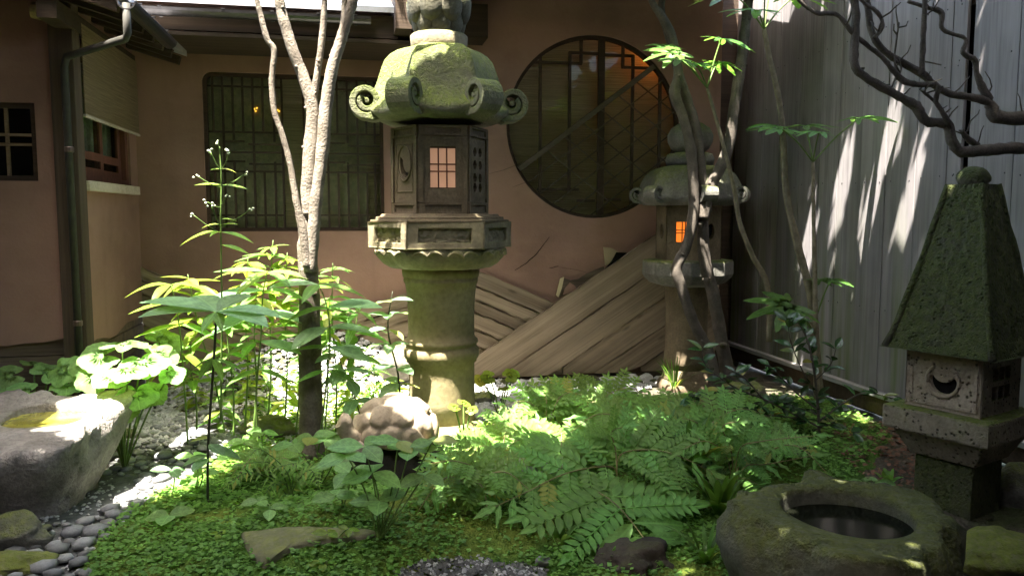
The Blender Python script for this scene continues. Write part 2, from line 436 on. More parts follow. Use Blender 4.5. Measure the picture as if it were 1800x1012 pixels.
M['waterY'] = t.fin(t.mix(t.ramp(t.noise(9, 4), .35, .65), (.16, .15, .02), (.28, .25, .05)), .12, .5)
M['nearblack'] = flat('black_recess', (.012, .011, .01), .95, .05)  # one near-black for firebox cores, cracks, torn hollows and fence backing
M['paperpink'] = emit('lantern_paper', (.55, .30, .18), .045)
M['paperorange'] = emit('lit_lantern_paper', (1.0, .22, .025), .10)
M['bulb'] = emit('warm_bulb', (1.0, .5, .06), .22)
# ================================================================== the ground
rnd = random.Random(5)
def axis(a, b, fine0, fine1, step, coarse):
    out = []; x = a
    while x < b - 1e-6:
        out.append(x); x += step if fine0 <= x < fine1 else coarse
    out.append(b); return out
gx = axis(-60, 60, -3, 4.2, .07, 3); gy = axis(-40, 80, 2, 7.2, .07, 3)
m = MB()
for y in gy:
    for x in gx: m.v.append(Vector((x, y, hgt(x, y) - .012)))
w = len(gx)
for j in range(len(gy) - 1):
    for i in range(w - 1): m.f.append((j*w+i, j*w+i+1, (j+1)*w+i+1, (j+1)*w+i))
struct(m.build('ground', M['ground'], smooth=True, recalc=False))

def region(pts): return [tuple(G(x, y)[:2]) for x, y in pts]
MOSS = region([(150, 1060), (150, 1000), (175, 945), (235, 890), (320, 845), (395, 790), (410, 745), (450, 712), (560, 705), (690, 715), (720, 765), (900, 770), (1000, 730), (1130, 700), (1290, 690), (1450, 700), (1560, 760), (1500, 850), (1330, 870), (1300, 940), (1290, 1060), (985, 1070), (965, 1006), (900, 990), (830, 984), (750, 992), (700, 1012), (690, 1070)])
PEB = region([(-160, 1100), (-160, 890), (160, 860), (220, 780), (320, 730), (440, 720), (420, 790), (320, 850), (235, 900), (175, 955), (140, 1100)])
GRAV = [(-1.5, 5.2), (-1.5, 6.42), (2.5, 6.42), (2.5, 6.05), (1.5, 5.5), (1.0, 4.8), (.6, 4.55), (-.2, 4.7), (-.9, 4.9)]
GRAVF = region([(680, 1070), (690, 1004), (750, 984), (830, 976), (900, 984), (960, 1000), (980, 1070)])
def bounds(p): xs = [q[0] for q in p]; ys = [q[1] for q in p]; return min(xs), max(xs), min(ys), max(ys)
def sample(poly, n, r):
    x0, x1, y0, y1 = bounds(poly); k = 0
    while k < n:
        x, y = r.uniform(x0, x1), r.uniform(y0, y1)
        if inpoly(x, y, poly): k += 1; yield x, y

# moss sheet on the mound
def polydist(x, y, poly):
    b = 9.0
    for i in range(len(poly)):
        (ax_, ay_), (bx_, by_) = poly[i-1], poly[i]; dx, dy = bx_-ax_, by_-ay_; q = max(0, min(1, ((x-ax_)*dx + (y-ay_)*dy) / (dx*dx + dy*dy + 1e-9)))
        b = min(b, math.hypot(x - ax_ - q*dx, y - ay_ - q*dy))
    return b if inpoly(x, y, poly) else -b
m = MB(); x0, x1, y0, y1 = bounds(MOSS); st = .035; x0 -= .2; y0 -= .2; nx, ny = int((x1-x0+.2)/st)+1, int((y1-y0+.2)/st)+1; idx = {}
for j in range(ny + 1):
    for i in range(nx + 1):
        x, y = x0 + i*st, y0 + j*st
        x += .03 * noise.noise(Vector((x*5, y*5, 0))); y += .03 * noise.noise(Vector((x*5, y*5, 9)))
        sd = polydist(x, y, MOSS) + .05 * noise.noise(Vector((x*6, y*6, 2)))
        if sd > -.12:
            idx[i, j] = len(m.v)
            m.v.append(Vector((x, y, hgt(x, y) + max(-.035, min(.010, sd * .35)) + .010 * noise.noise(Vector((x*11, y*11, 5))))))
for (i, j) in list(idx):
    q = [(i, j), (i+1, j), (i+1, j+1), (i, j+1)]
    if all(k in idx for k in q): m.f.append(tuple(idx[k] for k in q))
moss = struct(m.build('moss_mound', M['moss'], smooth=True, recalc=False))

# tiny leaves growing over the mound
m = MB(); r = random.Random(2)
STEPSTONE = region([(425, 945), (620, 935), (665, 948), (550, 963), (500, 980), (465, 1002), (438, 975)])
for x, y in sample(MOSS, 40000, r):
    if y > 4.3 and r.random() < .6: continue
    if noise.noise(Vector((x*3.1, y*3.1, 7))) < -.22 and r.random() < .75: continue
    if inpoly(x, y, STEPSTONE): continue
    z = hgt(x, y) + .012 + r.random() ** 2 * .03; a = r.uniform(0, 6.28); s = r.uniform(.008, .0145) * (1 if y < 3.7 else 1.2)
    ti = r.uniform(-.5, .5); dx, dy = math.cos(a) * s, math.sin(a) * s
    m.add([(x - dx, y - dy, z), (x + dy * .7, y - dx * .7, z + ti * s), (x + dx, y + dy, z + .3 * s), (x - dy * .7, y + dx * .7, z - ti * s)], [(0, 1, 2, 3)])
stuff(m.build('ground_cover', M['cover'], recalc=False), 'tiny-leaved bright green ground cover carpeting the foreground mound', 'ground cover')

# pebbles: each its own stone in the bed
bed = MB()
x0, x1, y0, y1 = bounds(PEB)
bed.add([(p[0], p[1], hgt(*p) - .004) for p in PEB], [tuple(range(len(PEB)))])
bed = struct(bed.build('pebble_bed', M['gravelD'], recalc=False))
pm = [blob('pebble', M['pebble' if k < 4 else 'pebble2'], k + 3, 1, (1, .72 + .04*k, .42), .12) for k in range(6)]
for q in pm:                                   # smoother stones
    q.update()
r = random.Random(8); placed = []
BASIN_C = atz(85, 850)
def near_basin(x, y): return ((x - (-1.55)) / .42) ** 4 + ((y - 4.16) / .36) ** 4 < 1
tries = 0
while len(placed) < 295 and tries < 30000:
    tries += 1
    x, y = r.uniform(-1.75, x1), r.uniform(2.95, y1)
    s = r.choice((.026, .034, .040, .048, .055)) * r.uniform(.85, 1.15)
    if not inpoly(x, y, PEB) or near_basin(x, y): continue
    if any((x-a)**2 + (y-b)**2 < (.80 * (s + c)) ** 2 for a, b, c in placed): continue
    placed.append((x, y, s))
    Mx = Matrix.Translation((x, y, hgt(x, y) + s * .16 + r.uniform(0, .012))) @ Matrix.Rotation(r.uniform(0, 6.3), 4, 'Z') @ Matrix.Rotation(r.uniform(-.25, .25), 4, 'X') @ Matrix.Scale(s, 4)
    put(r.choice(pm), 'pebble', bed, Mx)
def gravel(poly, n, s0, s1, seed, mat, name, label):
    r = random.Random(seed); m = MB()
    base = [Vector(p) for p in ((1,0,0),(.3,.9,0),(-.8,.6,0),(-.8,-.5,0),(.4,-.9,0),(0,0,.7),(0,0,-.5))]
    fs = [(0,1,5),(1,2,5),(2,3,5),(3,4,5),(4,0,5),(1,0,6),(2,1,6),(3,2,6),(4,3,6),(0,4,6)]
    for x, y in sample(poly, n, r):
        s = r.uniform(s0, s1); R3 = Matrix.Rotation(r.uniform(0, 6.3), 3, 'Z') @ Matrix.Rotation(r.uniform(-.5, .5), 3, 'X')
        o = Vector((x, y, hgt(x, y) + s * .1))
        m.add([o + R3 @ (p * s * r.uniform(.8, 1.2)) for p in base], fs)
    return stuff(m.build(name, mat, recalc=False), label, 'gravel')
gravel(GRAV, 9500, .011, .032, 3, M['gravel'], 'pale_gravel', 'pale crushed gravel spread below the back wall')
gravel(GRAVF, 1500, .006, .015, 4, M['gravelD'], 'dark_gravel', 'dark fine gravel along the front edge of the mound')
gravel(GRAVF, 500, .006, .016, 9, M['pebble'], 'light_gravel', 'pale bits of gravel along the front edge of the mound')
gravel(PEB, 1300, .006, .013, 6, M['gravel'], 'fine_gravel', 'fine gravel between the grey river pebbles')

# ================================================================== back house
YB = 6.49
house = thing('plaster_house', 'terracotta plastered house with round lattice window along the back', 'house', (1.0, YB, 0))
def vec2(p): return (p.x, p.z)
def wp(px, py, Y=YB): return vec2(at(px, py, Y))
MW = Matrix(((1, 0, 0, 0), (0, 0, -1, YB), (0, 1, 0, 0), (0, 0, 0, 1)))       # local (x, y) -> world (x, z), face towards the camera
def MWY(Y): return Matrix(((1, 0, 0, 0), (0, 0, -1, Y), (0, 1, 0, 0), (0, 0, 0, 1)))
WX0, WX1, WZ0, WZ1 = -1.10, .255, 1.265, 2.475
rc = .07
win = [(WX0, WZ0), (WX1, WZ0), (WX1, WZ1)] + [(WX0 + rc - rc*math.sin(a), WZ1 - rc + rc*math.cos(a)) for a in [R(15*k) for k in range(7)]]
CX, CZ, CR = 2.005, 2.12, .755
circ = [(CX + CR * math.cos(2*math.pi*k/64), CZ + CR * math.sin(2*math.pi*k/64)) for k in range(64)]
XR = 3.13
m = MB().plate([(-1.585, -.1), (XR, -.1), (XR, 3.34), (.42, 3.34), (.42, 3.0), (-1.585, 3.0)], [win, circ], .12, MW)
wall = m.build('wall', M['plaster'], house)
MB().box((XR - .12, YB + .121, -.1), (XR, 8.2, 3.3)).build('side_wall', M['plaster'], house)
# plaster cracks and the torn plaster above the boards
def crack(pts, w=.004):
    m = MB(); P = [at(x, y, YB - .001) for x, y in pts]; P = smoothpts(P, 3)
    P = [p + Vector((.004 * noise.noise(p * 40), 0, .006 * noise.noise(p * 37))) for p in P]
    m.tube(P, [w * (.35 + .65 * math.sin(math.pi * (i + .4) / len(P))) * .5 for i in range(len(P))], 5)
    m.build('crack', M['nearblack'], house)
crack([(966, 416), (950, 437), (940, 449), (925, 462), (905, 475)], .007)
crack([(966, 471), (982, 468)], .005); crack([(982, 469), (1005, 473), (1030, 478)], .002)
crack([(921, 283), (895, 296), (860, 306)], .0025); crack([(900, 330), (930, 318)], .002)
def peel(pts, d, mat, name):
    P = [at(x, y, YB) for x, y in pts]; L = [(p.x, p.z) for p in P]
    MB().plate(L, (), .012, MWY(YB - d)).build(name, mat, house)
M['torn'] = plaster('bare_clay', (.42, .34, .2))
peel([(1060, 434), (1075, 436), (1092, 446), (1090, 452), (1070, 463), (1063, 466)], .016, M['torn'], 'torn_plaster')
peel([(1082, 443), (1100, 444), (1096, 452), (1070, 470), (1060, 474), (1074, 458)], .03, M['nearblack'], 'torn_plaster_hollow')
peel([(990, 488), (1002, 492), (1016, 490), (1030, 481), (1060, 468), (1062, 473), (1030, 496), (985, 522), (976, 520), (978, 510), (984, 500)], .02, M['wainscot'], 'torn_plaster_hollow')
peel([(992, 505), (1000, 496), (1008, 501), (1012, 507), (996, 515), (988, 517)], .035, M['plaster'], 'torn_plaster')
peel([(983, 489), (990, 486), (986, 505), (980, 522), (976, 518), (979, 506)], .034, M['torn'], 'torn_plaster')

# diagonal wainscot boards, each one a part. A board lies between two slanted lines and ends at clip lines.
def board_poly(top, bot, x0, x1, zmin=.03):
    def ln(p, q):
        p, q = at(*p, YB), at(*q, YB); s = (q.z - p.z) / (q.x - p.x); return lambda x: p.z + s * (x - p.x), s
    ft, s = ln(*top); fb, _ = ln(*bot)
    return ft, fb, s
def board(top, bot, xa, xb, d, zmin=.035, name='board', cut=None):
    ft, fb, s = board_poly(top, bot, xa, xb)
    N = 16; up, lo = [], []
    for k in range(N + 1):
        x = xa + (xb - xa) * k / N
        a, b = ft(x), max(fb(x), zmin)
        if cut: a = min(a, cut(x))
        if a <= b + .004: continue
        j = .003 * noise.noise(Vector((x * 6, d * 50, a)))
        up.append((x, a + j)); lo.append((x, b + .015))
    if len(up) < 2: return
    ang = math.atan(s); c = Vector((.5 * (xa + xb), YB - d, ft(.5 * (xa + xb))))
    Rm = Matrix.Rotation(-ang, 4, 'Y')
    P = [Vector((x, 0, z)) for x, z in up + lo[::-1]]
    inv = (Matrix.Translation(c) @ Rm).inverted()
    loc = [inv @ Vector((p.x, c.y, p.z)) for p in P]
    Ml = Matrix(((1,0,0,0),(0,0,-1,0),(0,1,0,0),(0,0,0,1)))
    me = MB().plate([(p.x, p.z) for p in loc], (), .03, Ml).mesh(name, M['plank'], bevel=.006)
    put(me, name, house, Matrix.Translation(c) @ Rm)
X = lambda px, py=600: at(px, py, YB).x
# front set rising to the right behind the small lantern
T = [((832, 628), (1149, 413)), ((879, 658), (1128, 489)), ((956, 665), (1167, 519)), ((1096, 658), (1165, 613))]
T2 = T[2]
lines = [T[0], T[1], T[2], ((1020, 668), (1167, 570)), ((1096, 660), (1167, 613)), ((1180, 664), (1250, 618))]
for k in range(5):
    board(lines[k], lines[k+1], X(815), XR - .004, .060 + .011 * (k % 2) - .003 * k)
fT = board_poly(lines[0], lines[1], 0, 0)[0]
# middle set falling to the right, tucked behind it
dn = [((770, 446), (976, 533)), ((770, 484), (947, 548)), ((770, 512), (935, 560)), ((770, 545), (917, 574)), ((770, 586), (891, 592)), ((770, 615), (870, 640)), ((770, 650), (870, 668))]
dn = [((844, 478 + o), (976, 533 + o)) for o in (0, 30, 54, 76, 106, 134, 164, 192)]
PX0 = X(795)
for k in range(7): board(dn[k], dn[k+1], PX0, X(1000), .028 + .003 * (k % 2))
# left slope of the same gable, falling to the left
dl = [((641, 538 + o), (720, 513 + o)) for o in (0, 26, 50, 78, 104, 134, 164, 195)]
for k in range(7): board(dl[k], dl[k+1], X(500), PX0 - .003, .030 + .003 * (k % 2))
# left gable falling to the right from the corner
dg = [((258, 473 + o), (360, 516 + o)) for o in (0, 24, 47, 75, 100, 128, 160)]
for k in range(6): board(dg[k], dg[k+1], -1.58, X(560), .028 + .003 * (k % 2))
MB().box((-1.58, YB - .05, -.05), (XR, YB - .002, .032)).build('sill_beam', M['darkwood'], house)

# rectangular lattice window
def bars(parent, segs, w, h, Y, mat, name='lattice_bar'):
    for (a, b) in segs:
        MB().bar((a[0], Y, a[1]), (b[0], Y, b[1]), w, h).build(name, mat, parent)
wn_ = link(MB().plate(win, [[(WX0 + .028, WZ0 + .028), (WX1 - .028, WZ0 + .028), (WX1 - .028, WZ1 - .028)] + [(WX0 + .028 + .05*(1 - math.sin(a)), WZ1 - .028 - .05*(1 - math.cos(a))) for a in [R(15*k) for k in range(7)]]], .04, MWY(YB + .03)).mesh('window', M['lattice']), 'window', house, house.location)
for v in wn_.data.vertices: v.co -= house.location
def lx(c): return at(340 + c * .3163, 300, YB + .05).x
def lz(c): return at(520, 100 + c * .3163, YB + .05).z
seg = []
for c in (175, 340, 500, 620, 750, 915): seg.append(((lx(c), lz(970)), (lx(c), lz(85))))
for c in (120, 285, 395, 805, 965): seg.append(((lx(c), lz(970)), (lx(c), lz(640)))); seg.append(((lx(c), lz(425)), (lx(c), lz(85))))
for c in (230, 455, 860, 1010): seg.append(((lx(c), lz(475)), (lx(c), lz(115)))); seg.append(((lx(c), lz(970)), (lx(c), lz(585))))
bars(wn_, seg, .016, .018, YB + .05, M['lattice'])
seg = []
for a, b in ((65, 500), (620, 1050)):
    for c in (175, 425, 640, 880): seg.append(((lx(a), lz(c)), (lx(b), lz(c))))
    seg.append(((lx(a + 110), lz(535)), (lx(b), lz(535))))
    seg.append(((lx(a + 110), lz(475)), (lx(a + 225), lz(475)))); seg.append(((lx(b - 190), lz(490)), (lx(b), lz(490))))
    seg.append(((lx(a + 110), lz(585)), (lx(a + 225), lz(585)))); seg.append(((lx(b - 190), lz(598)), (lx(b), lz(598))))
bars(wn_, seg, .014, .014, YB + .052, M['lattice'])
MB().box((WX0, YB + .066, WZ0), (WX1, YB + .069, WZ1)).build('pane', M['glass'], wn_)
M['paper'] = flat('grey_window_paper', (.44, .345, .25), .9, .1)
MB().box((WX0, YB + .10, WZ0), (lx(505), YB + .105, WZ1)).build('paper_screen', M['paper'], wn_)
MB().box((lx(625), YB + .10, WZ0), (WX1, YB + .105, WZ1)).build('paper_screen', M['paper'], wn_)
MB().box((lx(505), YB + .088, WZ0), (lx(625), YB + .094, WZ1)).build('bamboo_blind', M['blind'], wn_, org=(0, 0, 0))
MB().box((lx(965), YB + .090, WZ0), (WX1, YB + .096, lz(380))).build('bamboo_blind', M['blind'], wn_)
for cx_, cy_ in ((338, 290), (352, 285), (346, 302), (458, 300), (468, 296), (476, 303)):
    p = at(340 + cx_ * .3163, 100 + cy_ * .3163, YB + .085)
    put(blob('lamp_bulb', M['bulb'], cx_, 1, (.008, .005, .008), .05), 'lamp_bulb', wn_, Matrix.Translation(p))
# round window
ring = [(CX + (CR - .028) * math.cos(2*math.pi*k/64), CZ + (CR - .028) * math.sin(2*math.pi*k/64)) for k in range(64)]
rw = link(MB().plate(circ, [ring], .05, MWY(YB + .02)).mesh('round_window', M['lattice']), 'round_window', house, house.location)
for v in rw.data.vertices: v.co -= house.location
def cxx(c): return at(880 + c * .3556, 222, YB + .05).x
def czz(c): return at(1043, 40 + c * .3556, YB + .05).z
def clipc(a, b):
    pa, pb = Vector(a), Vector(b); d = pb - pa; c = Vector((CX, CZ)); rr = CR - .02
    A = d.dot(d); B = 2 * d.dot(pa - c); Cc = (pa - c).dot(pa - c) - rr*rr; D = B*B - 4*A*Cc
    if D <= 0: return None
    t0, t1 = max(0, (-B - D**.5) / (2*A)), min(1, (-B + D**.5) / (2*A))
    return None if t1 - t0 < .02 else (pa + d*t0, pa + d*t1)
def rbars(pairs, w, h, Y, name, mat):
    for a, b in pairs:
        q = clipc((cxx(a[0]), czz(a[1])), (cxx(b[0]), czz(b[1])))
        if q: MB().bar((q[0].x, Y, q[0].y), (q[1].x, Y, q[1].y), w, h).build(name, mat, rw)
rbars([((495, 0), (495, 1000))], .055, .03, YB + .05, 'mullion', M['lattice'])
rbars([((195, 0), (195, 840)), ((340, 150), (340, 840)), ((650, 155), (650, 1000)), ((785, 215), (785, 900)), ((395, 0), (395, 205)), ((600, 0), (600, 215))], .024, .022, YB + .052, 'lattice_bar', M['lattice'])
rbars([((100, 205), (400, 205)), ((335, 153), (480, 153)), ((510, 157), (655, 157)), ((595, 215), (880, 215)), ((180, 825), (390, 825)), ((380, 880), (470, 880)), ((520, 875), (600, 875))], .022, .018, YB + .054, 'lattice_bar', M['lattice'])
M['railwood'] = wood('brown_rail', (.06, .047, .032), (.10, .08, .055), 0, .3, grain=30)
rbars([((60, 750), (800, 165))], .042, .03, YB + .018, 'stair_rail', M['railwood'])
for k in range(9):
    o = 95 * (k + 1)
    rbars([((40 + o * .55, 765 + o * .62), (860 + o * .55, 118 + o * .62))], .010, .010, YB + .026, 'stair_rail_lattice', M['railwood'])
fr = lambda x: 750 + (x - 60) * (165 - 750) / 740.0
for k in range(8):
    x = 215 + k * 88; y = fr(x); rbars([((x, y), (x + 700, y + 560))], .010, .009, YB + .036, 'stair_rail_lattice', M['railwood'])
MB().plate(circ, (), .003, MWY(YB + .068)).build('pane', M['glass'], rw)
MB().box((CX - .82, YB + .122, CZ - .82), (CX + .82, YB + .128, CZ + .82)).build('bamboo_blind', M['blind'], rw, org=(0, 0, 0))
# rooms behind
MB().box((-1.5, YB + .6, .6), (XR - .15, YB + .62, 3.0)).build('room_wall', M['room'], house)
lt = bpy.data.lights.new('room_lamp', 'POINT'); lt.energy = 2.5; lt.color = (1, .45, .12); lt.shadow_soft_size = .05
lo = bpy.data.objects.new('room_lamp', lt); col.objects.link(lo); p = at(1140, 92, YB + .24); lo.location = p
# low eave over the left window: roof, soffit, gutter with hangers
YG = 5.80
xe = at(700, 30, YG).x
MB().add([(-1.9, YG - .02, 2.80), (xe, YG - .02, 2.80), (xe, 8.0, 3.55), (-1.9, 8.0, 3.55), (-1.9, YG - .02, 2.84), (xe, YG - .02, 2.84), (xe, 8.0, 3.59), (-1.9, 8.0, 3.59)],
         ((0,3,2,1),(4,5,6,7),(0,1,5,4),(1,2,6,5),(2,3,7,6),(3,0,4,7))).build('roof', M['rooftile'], house)
MB().box((-1.5, YG + .06, 2.64), (xe, YG + .09, 2.795)).build('fascia', M['darkwood'], house)
gp = [(math.cos(R(180 + 22.5*k)) * .048, math.sin(R(180 + 22.5*k)) * .048) for k in range(9)] + [(math.cos(R(360 - 22.5*k)) * .042, math.sin(R(360 - 22.5*k)) * .042 + .001) for k in range(9)]
def gutter(p, q, parent, prof=gp):
    p, q = Vector(p), Vector(q); d = (q - p).normalized(); side = d.cross(Vector((0, 0, 1))); n = len(prof); m = MB()
    P = [b + side * x + Vector((0, 0, z)) for b in (p, q) for x, z in prof]
    m.add(P, [(i, (i+1) % n, (i+1) % n + n, i + n) for i in range(n)] + [tuple(range(n)), tuple(range(2*n - 1, n - 1, -1))])
    return m.build('gutter', M['gutter'], parent)
ge = at(652, 38, YG - .03).x
gutter((-1.35, YG - .03, 2.755), (ge, YG - .03, 2.755), house)
for px in (395, 480, 285, 560, 625):
    x = at(px, 30, YG).x; MB().bar((x, YG - .03, 2.70), (x, YG + .07, 2.79), .02, .006, (0, 0, 1)).bar((x, YG - .083, 2.76), (x, YG + .02, 2.766), .022, .006, (0, 0, 1)).build('gutter_bracket', M['gutter'], house)
MB().box((-1.5, YG + .03, 2.60), (xe + .3, YB - .002, 2.625)).build('soffit', M['darkwood'], house)
for k in range(7):
    x = -1.4 + k * .32; MB().bar((x, YG + .1, 2.665), (x, YB - .003, 2.70), .045, .07, (0, 0, 1)).build('rafter', M['darkwood'], house)
# higher eave over the round window, above the picture
MB().add([(xe + .09, 5.35, 3.0), (XR + .3, 5.35, 3.0), (XR + .3, 8.2, 3.9), (xe + .09, 8.2, 3.9), (xe + .09, 5.35, 3.07), (XR + .3, 5.35, 3.07), (XR + .3, 8.2, 3.97), (xe + .09, 8.2, 3.97)],
         ((0,3,2,1),(4,5,6,7),(0,1,5,4),(1,2,6,5),(2,3,7,6),(3,0,4,7))).build('roof', M['rooftile'], house)
MB().box((xe - .03, 5.62, 2.66), (xe + .08, YB - .002, 3.3)).build('eave_end_board', M['darkwood'], house)
MB().box((xe + .08, 6.2, 2.75), (1.05, YB - .002, 3.0)).build('eave_beam', M['darkwood'], house)

# ================================================================== house wing on the left
XW, YW = -1.58, 5.10
wing = thing('house_wing', 'dim left house wing with corner post, reed blind and low eave', 'house', (XW, YW, 0))
fw = [(at(x, y, YW).x, at(x, y, YW).z) for x, y in ((0, 180), (60, 180), (60, 318), (0, 318))]
fwx1 = fw[1][0]; fz1, fz0 = 2.035, 1.59; fwx0 = fwx1 - .52
MF = MWY(YW)
# the plaster ends in a wavy lower edge above old boards
edge = [(-5.0 + .1*k, .64 + .03 * math.sin(k * .55) + .02 * noise.noise(Vector((k * .7, 0, 0)))) for k in range(35)]
edge = [(x, z + max(0, (x + 2.1)) * .12) for x, z in edge if x < XW]
MB().plate(edge + [(XW, .72), (XW, 2.75), (-5.0, 2.75)], [[(fwx0, fz0), (fwx1, fz0), (fwx1, fz1), (fwx0, fz1)]], .1, MF).build('wall', M['plaster'], wing)
MS = Matrix(((0, 0, 1, XW), (1, 0, 0, 0), (0, 1, 0, 0), (0, 0, 0, 1)))                # local (x, y) -> world (Y, z), face towards +X
sw0, sw1, sz0, sz1 = 5.22, 6.30, 1.60, 2.45
e2 = [(YW + .101 + k * .14, .60 + .10 * ((k / 9.0) - .3) ** 2 + .02 * math.sin(k * 1.3)) for k in range(10)]
MB().plate(e2 + [(YB - .002, .66), (YB - .002, 2.75), (YW + .101, 2.75)], [[(sw0, sz0), (sw1, sz0), (sw1, sz1), (sw0, sz1)]], .1, MS).build('side_wall', M['plaster'], wing)
zb = 0.0; k = 0
for z0, z1 in ((-.05, .17), (.174, .38), (.384, .56), (.564, .74)):
    me = MB().box((-5.0, YW + .03, z0), (XW - .02, YW + .07, z1)).build('wainscot_board', M['wainscot'], wing, bevel=.004)
    me = MB().box((XW - .07, YW + .12, z0), (XW - .03, YB + .1, z1)).build('wainscot_board', M['wainscot'], wing, bevel=.004)
post = MB().box((XW - .10, YW - .035, -.02), (XW + .03, YW + .095, 2.7)).build('post', M['darkwoodz'], wing, bevel=.006)
p0 = at(130, 400, YW - .09)
m = MB(); pp = [at(222, 62, 4.72), at(222, 62, 4.72) + Vector((0, 0, .1))]
a = at(224, 60, 4.72); b = at(112, 102, YW - .085)
MB().tube([a + Vector((0, 0, .16)), a, a * .97 + b * .03 + Vector((0, 0, -.02)), a * .05 + b * .95, b + Vector((.0, 0, -.05)), Vector((b.x + .005, b.y, .0))], .021, 10).build('downpipe', M['bluewood'], wing, smooth=True)
for z in (.75, 1.75): MB().lathe([(.0225, z), (.026, z + .005), (.026, z + .028), (.0225, z + .033)], 12, c=(b.x + .004, b.y)).build('pipe_strap', M['pipe'], wing)
# front window
fwo = MB().plate([(fwx0, fz0), (fwx1, fz0), (fwx1, fz1), (fwx0, fz1)], [[(fwx0 + .03, fz0 + .03), (fwx1 - .03, fz0 + .03), (fwx1 - .03, fz1 - .03), (fwx0 + .03, fz1 - .03)]], .05, MWY(YW + .02)).build('window', M['lattice'], wing)
xm = at(13, 250, YW + .04).x
bars(fwo, [((xm, fz0 + .03), (xm, fz1 - .03)), ((xm - .26, fz0 + .03), (xm - .26, fz1 - .03)), ((fwx0 + .03, 1.855), (fwx1 - .03, 1.855)), ((fwx0 + .03, 1.80), (fwx1 - .03, 1.80))], .016, .02, YW + .045, M['sudare'], 'window_bar')
MB().box((fwx0, YW + .062, fz0), (fwx1, YW + .065, fz1)).build('pane', M['glass'], fwo)
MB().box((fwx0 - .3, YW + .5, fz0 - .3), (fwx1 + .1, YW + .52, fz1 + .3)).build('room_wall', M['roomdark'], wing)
# side window: frame, two sashes, sill, reed blind hung in front of its upper half
sfo = MB().plate([(sw0, sz0), (sw1, sz0), (sw1, sz1), (sw0, sz1)], [[(sw0 + .04, sz0 + .04), (sw1 - .06, sz0 + .04), (sw1 - .06, sz1 - .04), (sw0 + .04, sz1 - .04)]], .06, Matrix.Translation((-.015, 0, 0)) @ MS).build('window', M['redframe'], wing)
for y0, y1, dx in ((sw0 + .04, 5.76, .03), (5.70, sw1 - .06, .05)):
    MB().plate([(y0, sz0 + .04), (y1, sz0 + .04), (y1, sz1 - .04), (y0, sz1 - .04)], [[(y0 + .06, sz0 + .09), (y1 - .06, sz0 + .09), (y1 - .06, 1.74), (y0 + .06, 1.74)], [(y0 + .06, 1.79), (y1 - .06, 1.79), (y1 - .06, sz1 - .08), (y0 + .06, sz1 - .08)]], .018, Matrix.Translation((-dx, 0, 0)) @ MS).build('sash', M['redframe'], sfo)
    MB().box((XW - dx - .010, y0 + .03, sz0 + .06), (XW - dx - .007, y1 - .03, sz1 - .05)).build('pane', M['glass'], sfo)
M['curtain'] = flat('pale_green_curtain', (.30, .33, .27), .9, .1)
MB().grid(lambda u, v: (XW - .12 + .012 * math.sin(u * 60), sw0 + .03 + u * (sw1 - sw0 - .06), 1.77 + v * .6), 80, 1).build('curtain', M['curtain'], sfo, recalc=False)
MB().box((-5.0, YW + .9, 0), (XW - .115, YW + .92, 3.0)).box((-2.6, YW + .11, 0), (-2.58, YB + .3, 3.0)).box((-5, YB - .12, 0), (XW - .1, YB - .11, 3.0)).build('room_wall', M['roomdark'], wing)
MB().box((XW - .02, sw0 - .03, sz0 - .06), (XW + .05, sw1 + .04, sz0 - .001)).build('sill', M['sillwood'], sfo, bevel=.004)
bl = MB()
for k in range(64):
    z = 1.99 + k * .0082
    bl.box((XW + .035 - .002 * (k % 2), 5.20, z), (XW + .041, 6.42, z + .0068))
bl = bl.build('reed_blind', M['sudare'], wing)
MB().box((XW + .03, 5.19, 1.972), (XW + .046, 6.425, 1.988)).build('batten', M['sillwood'], bl)
# eave of the wing: roof, rafters, gutter, log end
XE = -1.20
MB().add([(XE + .02, 4.72, 2.56), (XE + .02, YB - .1, 2.56), (-4.5, YB - .1, 3.6), (-4.5, 4.72, 3.6), (XE + .02, 4.72, 2.60), (XE + .02, YB - .1, 2.60), (-4.5, YB - .1, 3.64), (-4.5, 4.72, 3.64)],
         ((0,1,2,3),(7,6,5,4),(4,5,1,0),(5,6,2,1),(6,7,3,2),(7,4,0,3))).build('roof', M['rooftile'], wing)
gutter((XE + .035, 4.70, 2.535), (XE + .035, 5.74, 2.535), wing)
for y in (4.8, 5.1, 5.45): MB().bar((XE - .02, y, 2.545), (XE + .09, y, 2.545), .02, .006, (0, 0, 1)).build('gutter_bracket', M['gutter'], wing)
for k in range(7):
    y = 4.78 + k * .26; MB().bar((XE - .02, y, 2.52), (XE - .9, y, 2.785), .05, .06, (0, 0, 1)).build('rafter', M['darkwood'], wing)
MB().bar((XW - .01, 4.8, 2.50), (XW - .01, YB - .1, 2.50), .10, .10, (0, 0, 1)).build('eave_beam', M['darkwood'], wing)
M['logend'] = wood('pale_log_end', (.30, .22, .10), (.4, .3, .15), 1, .3, grain=10)
MB().tube([at(113, 30, 5.0), at(113, 30, 5.0) + Vector((-.16, .0, .03))], .045, 14).build('log_end', M['logend'], wing, smooth=False)
MB().add([(-5, 4.15, 2.50), (-1.66, 4.15, 2.50), (-1.66, 4.72, 2.72), (-5, 4.72, 2.72), (-5, 4.15, 2.55), (-1.66, 4.15, 2.55), (-1.66, 4.72, 2.77), (-5, 4.72, 2.77)], ((0,3,2,1),(4,5,6,7),(0,1,5,4),(1,2,6,5),(2,3,7,6),(3,0,4,7))).build('front_eave', M['darkwood'], wing)
MB().box((-5.0, 4.73, 2.70), (XE - .35, 5.4, 2.73)).build('soffit', M['darkwood'], wing)

